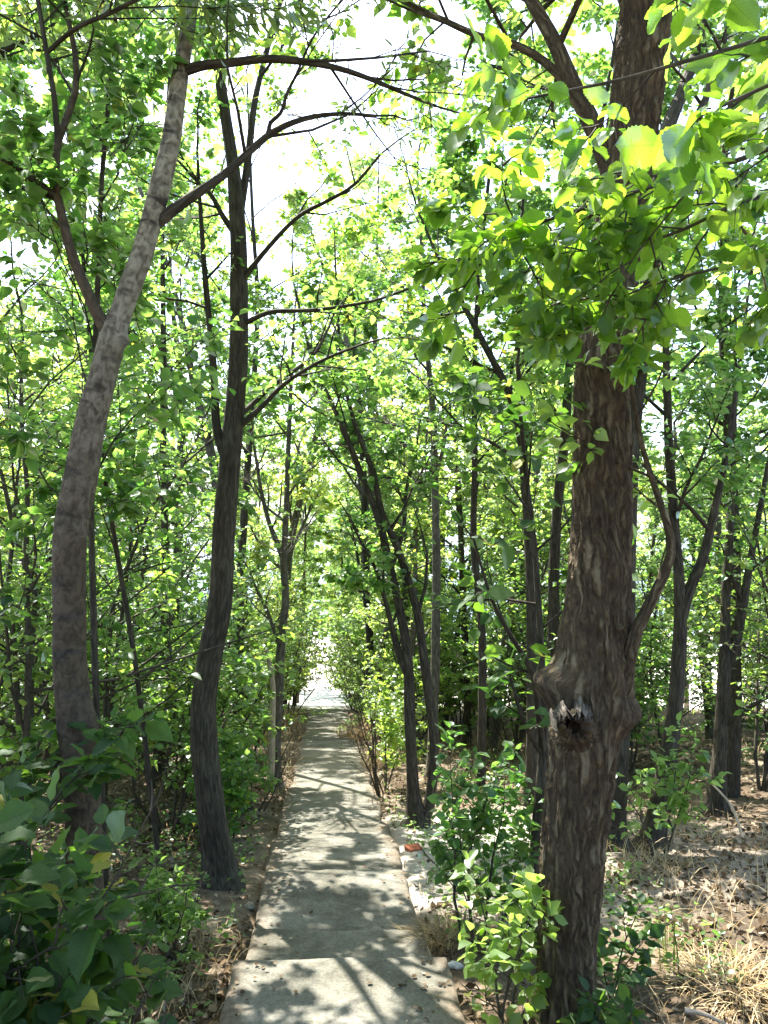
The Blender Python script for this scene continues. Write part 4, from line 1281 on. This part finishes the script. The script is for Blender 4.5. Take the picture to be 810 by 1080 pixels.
bush('bush', 'round bush with thin bare feet on the right rim of the path before the clearing', 405, 10.8, 1.25, 8, 0.07, nl=9, spread=0.55, tint=(0.3, 0.95))
bush('bush', 'dense light green bush on the right rim of the path further down', 402, 14.5, 1.7, 9, 0.08, nl=9, spread=0.6, tint=(0.4, 0.95))
bush('bush', 'tall bright bush at the far end of the path on its right side', 384, 20.5, 2.6, 10, 0.10, nl=9, spread=0.5, tint=(0.4, 0.95))
bush('bush', 'tall bush at the far end of the path on its left side', 303, 21.5, 2.8, 10, 0.10, nl=9, spread=0.45, tint=(0.3, 0.95))
bush('bush', 'leafy bush on the left of the path in front of the sunlit bare patch', 262, 13.5, 1.6, 9, 0.085, nl=9, spread=0.55)

def blocks_sun(x, y, heights, grow=1.35, pmin=0.8, wide=0.0):
    P = np.array([[x + a, y + b_, gz(x, y) + h] for h in heights for a, b_ in ((0, 0), (wide, 0), (-wide, 0), (0, wide), (0, -wide))])
    t = (P[:, 2] + 0.30 + 0.157 * P[:, 1]) / (SUN[2] + 0.157 * SUN[1])
    gx, gy, gd = project(P - SUN[None, :] * t[:, None])
    for (cx, cyy, rx, ry, p) in GAPS:
        if p >= pmin and np.any((gd > 0.5) & (((gx - cx) / (rx * grow + 12)) ** 2 + ((gy - cyy) / (ry * grow + 9)) ** 2 < 1)):
            return True
    return False


GL = 'young trees and bushes of the understorey'
proto_b = []
for k, (H, ns, lf_, nc) in enumerate([(2.6, 6, .075, (9, 5)), (3.4, 4, .07, (11, 5)), (1.6, 8, .065, (7, 4)), (4.2, 3, .075, (12, 6)), (2.2, 7, .085, (8, 4))]):
    p = Plant(); p.twigs = p.wood
    c = dict(CFG, levels=2, leaf=lf_, nl=14, nc=nc, ratio=(0.42, 0.5), up=(0.06, 0.03, 0.0), wander=0.12, ang=(35, 75), wood_r=0.003)
    for s in range(ns):
        a = rng.uniform(0, 6.28)
        sp = 0.35 if H < 3 else 0.2
        p.grow(np.array([math.cos(a) * 0.1, math.sin(a) * 0.1, -0.03]), np.array([math.cos(a) * sp, math.sin(a) * sp, 1.0]), H * rng.uniform(0.7, 1.05), 0.007 + 0.006 * H, 0, c)
    proto_b.append(p)


def place_protos(name, protos, spots, label, cat, group, leafmat, tpl, bark, scale=(0.85, 1.2), dens=1.0):
    made = {}
    for sp_ in spots:
        x, y, k = sp_[:3]
        s = rng.uniform(*scale) if len(sp_) < 4 else sp_[3]
        rz = rng.uniform(0, 6.28)
        z = gz(x, y)
        if k not in made:
            p = protos[k]
            root = empty(name, (0, 0, 0), label, cat, group)
            p.wood.build('trunk', M[bark], root)
            g_ = Geo(); p.leaves_into(g_, tpl, prune=False, density=dens)
            g_.build('crown', M[leafmat], root, smooth=False)
            root.location = (x, y, z); root.rotation_euler = (0, 0, rz); root.scale = (s, s, s)
            made[k] = root
        else:
            copy_thing(made[k], (x, y, z), rz, s, label, group)


spots = []
tries = 0
while len(spots) < 98 and tries < 6000:
    tries += 1
    y = rng.uniform(6.5, 25)
    x = rng.uniform(-0.56, 0.56) * y * 1.08
    dx = x - path_x(y)
    if abs(dx) < 1.5 + 0.02 * y: continue
    if dx > 0 and y < 11.5 and x < 4.5: continue            # the open clearing on the right
    if dx < 0 and y < 8.2 and dx > -2.6: continue
    if min([9] + [math.hypot(x - a, y - b_) for a, b_, _ in spots]) < 0.75: continue
    if blocks_sun(x, y, (1.0, 1.8, 2.6)): continue
    if dx > 3 and rng.random() < 0.4: continue
    spots.append((x, y, int(rng.choice([0, 1, 2, 3, 4], p=[.25, .25, .15, .2, .15]) if abs(dx) > 2.4 else rng.choice([2, 4]))))
place_protos('young_tree', proto_b, spots, 'leafy thin-stemmed young tree filling the understorey of the wood', 'young tree', GL, 'leaf', TM, 'twig', dens=0.62)

# ------------------------------------------------------------------ the wood behind
proto_t = []
for k in range(7):
    H = [9.5, 11, 12.5, 10, 13.5, 8.5, 11.5][k]
    p = Plant(); p.twigs = p.wood
    lean = rng.normal(size=2) * 0.05
    ptsT = [np.array([0, 0, -0.1])]
    dv = np.array([lean[0], lean[1], 1.0])
    for s in range(9):
        dv = nrm(dv + rng.normal(size=3) * np.array([.07, .07, 0]))
        ptsT.append(ptsT[-1] + dv * H / 9)
    cc, _, _ = spline(np.array(ptsT), 36)
    rr = np.linspace(0.05 + 0.008 * H, 0.015, 36)
    p.wood.tube(cc, rr, 10, wob=0.15, seed=k + 90)
    p.sprout(cc[9:], rr[9:], 0, H * 0.34, dict(CFG, leaf=0.108, nl=19, nc=(9, 6, 5)), t0=0.02, n=17)
    proto_t.append(p)
spots = []
tries = 0
while len(spots) < 56 and tries < 9000:
    tries += 1
    y = rng.uniform(11.5, 29.0)
    x = rng.uniform(-0.60, 0.60) * y * 1.1
    dx = x - path_x(y)
    if abs(dx) < 1.5: continue
    if dx > 0 and y < 13: continue
    if dx > 3 and rng.random() < 0.5: continue
    if min([9] + [math.hypot(x - q_[0], y - q_[1]) for q_ in spots]) < 1.55: continue
    if blocks_sun(x, y, (3.5, 5, 6.5, 8, 9.5), 0.9, 0.45, 0.9): continue
    spots.append((x, y, int(rng.integers(0, 7)), rng.uniform(0.5, 0.74) if y < 20 else rng.uniform(0.8, 1.15)))

spots += [(-3.9, 22.5, 4, 1.3), (0.4, 22.5, 6, 1.4), (-6.0, 23.5, 1, 1.5), (2.8, 24.5, 4, 1.25), (-0.7, 25.5, 2, 1.45), (-3.6, 26.5, 6, 1.45), (-8.6, 21.5, 2, 1.4), (-10.5, 25, 4, 1.4), (5.6, 25.5, 1, 1.4)]
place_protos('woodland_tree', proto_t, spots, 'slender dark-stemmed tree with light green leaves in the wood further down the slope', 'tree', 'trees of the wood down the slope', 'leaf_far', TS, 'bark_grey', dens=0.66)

# bushes beside the gap
spots = [(-3.2, 24.6, 1), (-0.6, 24.8, 3), (-3.7, 27.0, 3), (-0.5, 27.2, 1), (-3.5, 22.5, 0), (0.0, 22.0, 0), (-2.8, 18.2, 4), (-0.2, 18.4, 2), (0.6, 15.8, 0), (0.5, 19.8, 3), (-4.2, 30, 0), (-0.5, 30.2, 0), (-1.0, 26.2, 0), (-3.35, 26.0, 0), (-1.05, 29, 4), (-3.75, 29, 4)]
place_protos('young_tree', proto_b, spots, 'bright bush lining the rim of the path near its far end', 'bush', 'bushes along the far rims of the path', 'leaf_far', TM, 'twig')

# tall trees, most added so that their crowns shade steps and ground, and those that close the far end of the path round its bright gap
END = 'slender tree closing the bright gap at the far end of the path'
for (x, y, H, lab, r0_, t0_, dens, lm_) in [
        (-5.2, 7.6, 10.0, 'added tall tree, unseen beyond the left edge, whose high crown shades the steps', .12, 15, .85, 'leaf'),
        (-6.2, 11.2, 12.0, 'added tall dark tree at the left edge behind the understorey, shading the path', .12, 15, .7, 'leaf'),
        (-1.98, 6.9, 9.0, 'pole-thin dark sapling between the pale leaning tree and the crooked-foot tree', .026, 11, .6, 'leaf'),
        (-1.84, 5.2, 7.6, 'thin dark young tree just right of the pale leaning trunk', .026, 12, .55, 'leaf'),
        (-3.1, 10.6, 10.5, 'added tall slim tree in the left understorey behind the crooked-foot tree, shading the path', .07, 14, .8, 'leaf'),
        (-2.7, 14.2, 12.5, 'tall slim tree left of the path behind the pale dead stem', .10, 14, .8, 'leaf'),
        (2.55, 11.6, 12.0, 'added slim tree behind the big furrowed trunk, mostly hidden, shading the ground', .11, 15, 1, 'leaf'),
        (1.35, 10.9, 10.5, 'added thin tree between the twin-stemmed tree and the big furrowed trunk, shading the ground', .065, 14, 1, 'leaf'),
        (4.6, 10.3, 11.0, 'tall tree at the right edge behind the dark forked trunk', .11, 15, 1, 'leaf'),
        (-0.9, -2.6, 10.0, 'unseen tree added behind the viewer beside the upper steps to cast shade', .12, 15, 1, 'leaf'),
        (3.4, 0.6, 10.0, 'unseen tree added right of the viewer outside the view to cast shade', .12, 15, 1, 'leaf'),
        (-3.4, 0.9, 9.0, 'unseen tree added left of the viewer outside the view to shade the shrub', .12, 12, 1, 'leaf')] + [
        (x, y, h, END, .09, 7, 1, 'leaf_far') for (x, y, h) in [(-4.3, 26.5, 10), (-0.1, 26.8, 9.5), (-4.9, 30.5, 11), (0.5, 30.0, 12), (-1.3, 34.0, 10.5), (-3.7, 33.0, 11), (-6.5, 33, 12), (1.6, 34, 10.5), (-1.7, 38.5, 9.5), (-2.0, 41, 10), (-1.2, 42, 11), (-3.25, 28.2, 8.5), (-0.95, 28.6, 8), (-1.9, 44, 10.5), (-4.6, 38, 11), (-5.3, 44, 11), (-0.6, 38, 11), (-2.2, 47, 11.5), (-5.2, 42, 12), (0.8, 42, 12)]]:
    p = Plant(); p.twigs = p.wood
    b = np.array([x, y, gz(x, y) - 0.05])
    ptsT = [b]
    dv = np.array([rng.normal() * 0.03, rng.normal() * 0.03, 1.0])
    for q in range(9):
        dv = nrm(dv + rng.normal(size=3) * np.array([.04, .04, 0]))
        ptsT.append(ptsT[-1] + dv * H / 9)
    cc, _, _ = spline(np.array(ptsT), 40)
    rr = np.linspace(r0_, min(0.015, r0_ * 0.4), 40)
    p.wood.tube(cc, rr, 14, wob=0.15, seed=rng.random() * 60)
    far_ = lm_ == 'leaf_far'
    p.sprout(cc[t0_:], rr[t0_:] * 0.8, 0, H * (0.30 if far_ else 0.36), dict(CFG, leaf=0.11 if far_ else 0.085, nl=16 if far_ else 17, nc=(9, 6, 5)), t0=0.02, n=16)
    finish_tree('broadleaf_tree' if not far_ else 'woodland_tree', lab, 'tree', b, p, 'bark_dark', lm_, TS if far_ else TM, 'trees at the far end of the path' if far_ else None, density=dens)

# ------------------------------------------------------------------ small things on the ground
def stick(name, label, cat, P, r0, r1, mat, n=14, side=None):
    c, _, _ = spline(np.array(P), n)
    g = Geo(); g.tube(c, np.linspace(r0, r1, n), 10, wob=0.2, seed=rng.random() * 40, cap=True)
    if side:
        g.tube(np.array(side), np.linspace(r1, r1 * 0.3, len(side)), 6, wob=0.2)
    o = g.build(name, M[mat], None, c[0])
    return tag(o, label, cat)


stick('dead_branch', 'pale bare dead branch leaning on the dirt at the right edge', 'branch', [pt(783, 884, 7.7), pt(778, 866, 7.85), pt(770, 848, 8.0), pt(760, 836, 8.1), pt(750, 826, 8.3)], 0.016, 0.010, 'stick')
stick('dead_snag', 'pale broken dead stem standing against the slim brown tree left of the path', 'dead stem', [pt(285, 835, 10.9), pt(286, 800, 10.95), pt(287, 754, 10.98), pt(288, 727, 11.0), pt(285, 704, 11.0), pt(281, 685, 11.0)], 0.055, 0.03, 'stick')
stick('fallen_twig', 'thin bare twig lying across the litter below the right dead branch', 'twig', [pt(770, 905, 7.3), pt(786, 915, 7.1), pt(806, 930, 6.9), pt(830, 940, 6.7)], 0.010, 0.005, 'bark_dark')
stick('fallen_twig', 'short pale stick on the shaded soil in the front right corner', 'twig', [pt(722, 1072, 3.95) + [0, 0, 0.03], pt(742, 1076, 3.93) + [0, 0, 0.03], pt(765, 1084, 3.9) + [0, 0, 0.02]], 0.014, 0.007, 'stick')


def rock(name, label, cat, x, y, s, mat, seed, dz=0.3, box=False):
    n1, n2 = 18, 12
    th = np.linspace(0, 2 * math.pi, n1, endpoint=False)
    ph = np.linspace(0.02, math.pi - 0.02, n2)
    T, Pp = np.meshgrid(th, ph)
    v = np.stack([np.sin(Pp) * np.cos(T), np.sin(Pp) * np.sin(T), np.cos(Pp)], -1).reshape(-1, 3)
    if box:
        v = np.sign(v) * np.abs(v) ** 0.35
    v = v * (1 + 1.1 * (fbm(v * 1.5 + seed, 3) - 0.5)[:, None])
    v[:, 2] = np.minimum(v[:, 2], 0.55)
    v = v * np.array(s)
    i = np.arange(n2 - 1)[:, None] * n1; j = np.arange(n1)[None, :]; j2 = (j + 1) % n1
    g = Geo()
    g.add(v, [np.stack([i + j, i + n1 + j, i + n1 + j2, i + j2], -1).reshape(-1, 4), ])
    g.f.setdefault(4, []).append(np.array([[0, 4, 9, 13]]))
    o = g.build(name, M[mat])
    o.location = (x, y, gz(x, y) + s[2] * dz)
    o.rotation_euler = (0.2, 0.1, seed)
    return tag(o, label, cat)


rock('white_stone', 'small white stone lying by the right rim of the lowest step in view', 'stone', 0.45, 4.93, (0.05, 0.035, 0.03), 'stone', 2.3)
rock('white_stone', 'tiny white stone next to the knee-high sapling foot', 'stone', 0.56, 4.86, (0.035, 0.03, 0.022), 'stone', 4.1)
rock('brick_fragment', 'orange-red brick fragment on the dirt right of the path', 'brick', 0.30, 7.75, (0.085, 0.05, 0.035), 'brick', 0.6, box=True)
rock('grey_stone', 'small grey stone in the litter left of the steps', 'stone', -1.05, 6.1, (0.05, 0.04, 0.03), 'concrete', 5.5)


def tuft(name, label, x, y, n, h, spread, mat, cat, w=0.004, flop=0.5):
    g = Geo()
    b = np.array([x, y, gz(x, y) - 0.01])
    for k in range(n):
        a = rng.uniform(0, 6.28); rr = spread * rng.random() ** 0.6
        p0 = np.array([x + rr * math.cos(a), y + rr * math.sin(a), 0]); p0[2] = gz(p0[0], p0[1]) - 0.01
        a2 = a + rng.normal() * 0.9
        L = h * rng.uniform(0.5, 1.15); fl = flop * rng.uniform(0.6, 1.3)
        t = np.linspace(0, 1, 6)
        hx = L * fl * t ** 1.8; hz = L * (t - 0.42 * fl * t ** 2.4)
        hz = np.maximum(hz, 0.01)
        c = p0 + np.stack([hx * math.cos(a2), hx * math.sin(a2), hz], -1)
        s = np.array([-math.sin(a2), math.cos(a2), 0]) * w
        ww = (1 - t ** 2 * 0.9)[:, None]
        v = np.stack([c - s * ww, c + s * ww], 1).reshape(-1, 3)
        i = np.arange(5) * 2
        g.add(v, [np.stack([i, i + 1, i + 3, i + 2], -1)], None, np.full(12, rng.random()))
    o = g.build(name, M[mat], None, b)
    return tag(o, label, cat)


tuft('grass_tuft', 'few tall green grass blades standing behind the bright straw', 1.72, 4.75, 9, 0.42, 0.07, 'grass', 'grass tuft', 0.005, 0.25)
tuft('straw_tuft', 'large sunlit tuft of flattened dry straw on the right', 1.98, 4.48, 300, 0.21, 0.33, 'straw', 'straw tuft', 0.0032, 1.7)
tuft('straw_tuft', 'straw tuft cut by the right edge beside the larger bright one', 2.35, 4.15, 130, 0.2, 0.22, 'straw', 'straw tuft', 0.0032, 1.6)
tuft('straw_tuft', 'brownish dry grass clump under the knee-high sapling', 0.42, 5.35, 330, 0.24, 0.22, 'straw', 'straw tuft', 0.003, 1.0)
tuft('straw_tuft', 'matted dry grass at the left foot of the big furrowed trunk', 0.62, 3.72, 260, 0.2, 0.2, 'straw', 'straw tuft', 0.003, 1.2)
tuft('straw_tuft', 'dry grass clump left of the path by the sunlit bare patch', -2.55, 16.5, 260, 0.55, 0.35, 'straw', 'straw tuft', 0.006, 0.7)
tuft('straw_tuft', 'upright straw on the left rim at the far end of the path', -2.55, 19.5, 260, 0.7, 0.4, 'straw', 'straw tuft', 0.007, 0.5)
tuft('straw_tuft', 'dry grass on the right rim at the far end of the path', -0.55, 17.2, 320, 0.6, 0.45, 'straw', 'straw tuft', 0.007, 0.7)
tuft('straw_tuft', 'dry grass on the right rim of the path beside the round bush', -0.05, 13.2, 280, 0.4, 0.35, 'straw', 'straw tuft', 0.005, 0.8)
tuft('straw_tuft', 'small straw patch in front of the leaning forked trunk', 2.25, 6.6, 160, 0.2, 0.3, 'straw', 'straw tuft', 0.003, 1.1)


# ground cover nobody could count
def scatter_litter():
    g = Geo()
    n = 46000
    y = 2.6 + 13 * rng.random(n) ** 1.5
    x = rng.uniform(-0.62, 0.62, n) * (y + 0.6)
    dx = x - path_x(y)
    dens = fbm(np.stack([x * 0.9, y * 0.9, 0 * x], -1), 3)
    k = (np.abs(dx) > 0.60 - 0.05 * rng.random(n)) & (rng.random(n) < np.clip((dens - 0.3) * 3.2, 0.12, 1))
    k &= ~((dx > 0.6) & (np.abs(y + 0.25 * x - 7.9) < 1.6) & (x < 1.5) & (rng.random(n) < 0.7))
    x, y = x[k], y[k]
    n = len(x)
    P = np.stack([x, y, ground_z(x, y) + rng.uniform(0.0, 0.022, n)], -1)
    a = rng.uniform(0, 6.28, n)
    A = np.stack([np.cos(a), np.sin(a), rng.normal(size=n) * 0.25], -1)
    N = np.array([0, 0, 1.0]) + rng.normal(size=(n, 3)) * 0.45
    g.leaves(TM, P, A, N, rng.uniform(0.02, 0.07, n), rng.random(n) ** 1.9, bend=rng.uniform(-0.7, 0.7, n), fold=rng.uniform(-0.8, 0.9, n))
    # leaves fallen on the walkway
    n = 520
    y = 3.1 + 14 * rng.random(n) ** 1.3
    off = rng.uniform(-0.58, 0.58, n); off = np.sign(off) * np.abs(off / 0.58) ** 0.33 * 0.58
    x = path_x(y) + off
    z = np.where(y < 4.52, np.interp(y, [3.05, 4.56], [-0.845, -0.905]), np.where(y < 5.33, np.interp(y, [4.5, 5.36], [-1.115, -1.15]), np.where(y < 6.70, np.interp(y, [5.32, 6.74], [-1.325, -1.355]), -0.355 - 0.157 * y)))
    P = np.stack([x, y, z + 0.012], -1)
    a = rng.uniform(0, 6.28, n)
    g.leaves(TM, P, np.stack([np.cos(a), np.sin(a), 0 * a], -1), np.array([0, 0, 1.0]) + rng.normal(size=(n, 3)) * 0.2, rng.uniform(0.015, 0.04, n), rng.random(n), bend=rng.uniform(-.3, .4, n))
    return tag(g.build('leaf_litter', M['litter'], smooth=False), kind='stuff')


scatter_litter()


def scatter_straw():
    g = Geo()
    n = 15000
    y = 2.8 + 24 * rng.random(n) ** 1.35
    x = rng.uniform(-0.6, 0.6, n) * (y + 0.5)
    dx = x - path_x(y)
    d1 = fbm(np.stack([x * 0.8 + 40, y * 0.8, 0 * x], -1), 3)
    rim = np.exp(-((np.abs(dx) - 0.9) / 0.35) ** 2)
    k = (np.abs(dx) > 0.64) & (rng.random(n) < np.clip((d1 - 0.46) * 5 + 0.5 * rim * (y > 9) + 0.5 * (y > 12), 0.03, 1))
    x, y = x[k], y[k]
    n = len(x)
    t = np.linspace(0, 1, 4)
    z = ground_z(x, y)
    a = rng.uniform(0, 6.28, n)
    L = rng.uniform(0.08, 0.30, n) * (1 + 0.7 * (y > 11))
    fl = rng.uniform(0.3, 1.4, n)
    hx = L[:, None] * fl[:, None] * t ** 1.6
    hz = np.maximum(L[:, None] * (t - 0.45 * fl[:, None] * t ** 2.2), 0.008)
    c = np.stack([x[:, None] + hx * np.cos(a)[:, None], y[:, None] + hx * np.sin(a)[:, None], z[:, None] + hz], -1)
    w = (0.0016 + 0.00022 * y)[:, None, None]
    s = np.stack([-np.sin(a), np.cos(a), 0 * a], -1)[:, None, :] * w * (1 - 0.8 * t ** 2)[None, :, None]
    v = np.stack([c - s, c + s], 2).reshape(-1, 3)
    i = np.arange(3) * 2
    f = np.stack([i, i + 1, i + 3, i + 2], -1)[None] + (np.arange(n) * 8)[:, None, None]
    g.add(v, [f.reshape(-1, 4)], None, np.repeat(rng.random(n), 8))
    return tag(g.build('dry_grass', M['straw'], smooth=False), kind='stuff')


scatter_straw()


def scatter_green():
    g = Geo()
    n = 5200
    y = 3.2 + 22 * rng.random(n) ** 1.3
    x = rng.uniform(-0.6, 0.6, n) * (y + 0.5)
    dx = x - path_x(y)
    d1 = fbm(np.stack([x * 0.7 + 80, y * 0.7 + 11, 0 * x], -1), 3)
    k = (np.abs(dx) > 0.72) & (rng.random(n) < np.clip((d1 - 0.52) * 7, 0, 1))
    x, y = x[k], y[k]
    m = len(x)
    q = 7
    x = np.repeat(x, q) + rng.normal(size=m * q) * 0.05
    y = np.repeat(y, q) + rng.normal(size=m * q) * 0.05
    P = np.stack([x, y, ground_z(x, y) + rng.uniform(0.01, 0.16, m * q)], -1)
    A = rng.normal(size=(m * q, 3)); A[:, 2] *= 0.3
    N = np.array([0, 0, 1.0]) + rng.normal(size=(m * q, 3)) * 0.5
    g.leaves(TM, P, A, N, rng.uniform(0.025, 0.06, m * q), rng.uniform(0, 0.9, m * q))
    return tag(g.build('ground_cover', M['leaf'], smooth=False), kind='stuff')


scatter_green()
print('THINGS', len([o for o in scene.objects if o.parent is None]), 'objects', len(scene.objects))
for k_, v_ in STAT.items(): print('LEAVES', v_, k_)
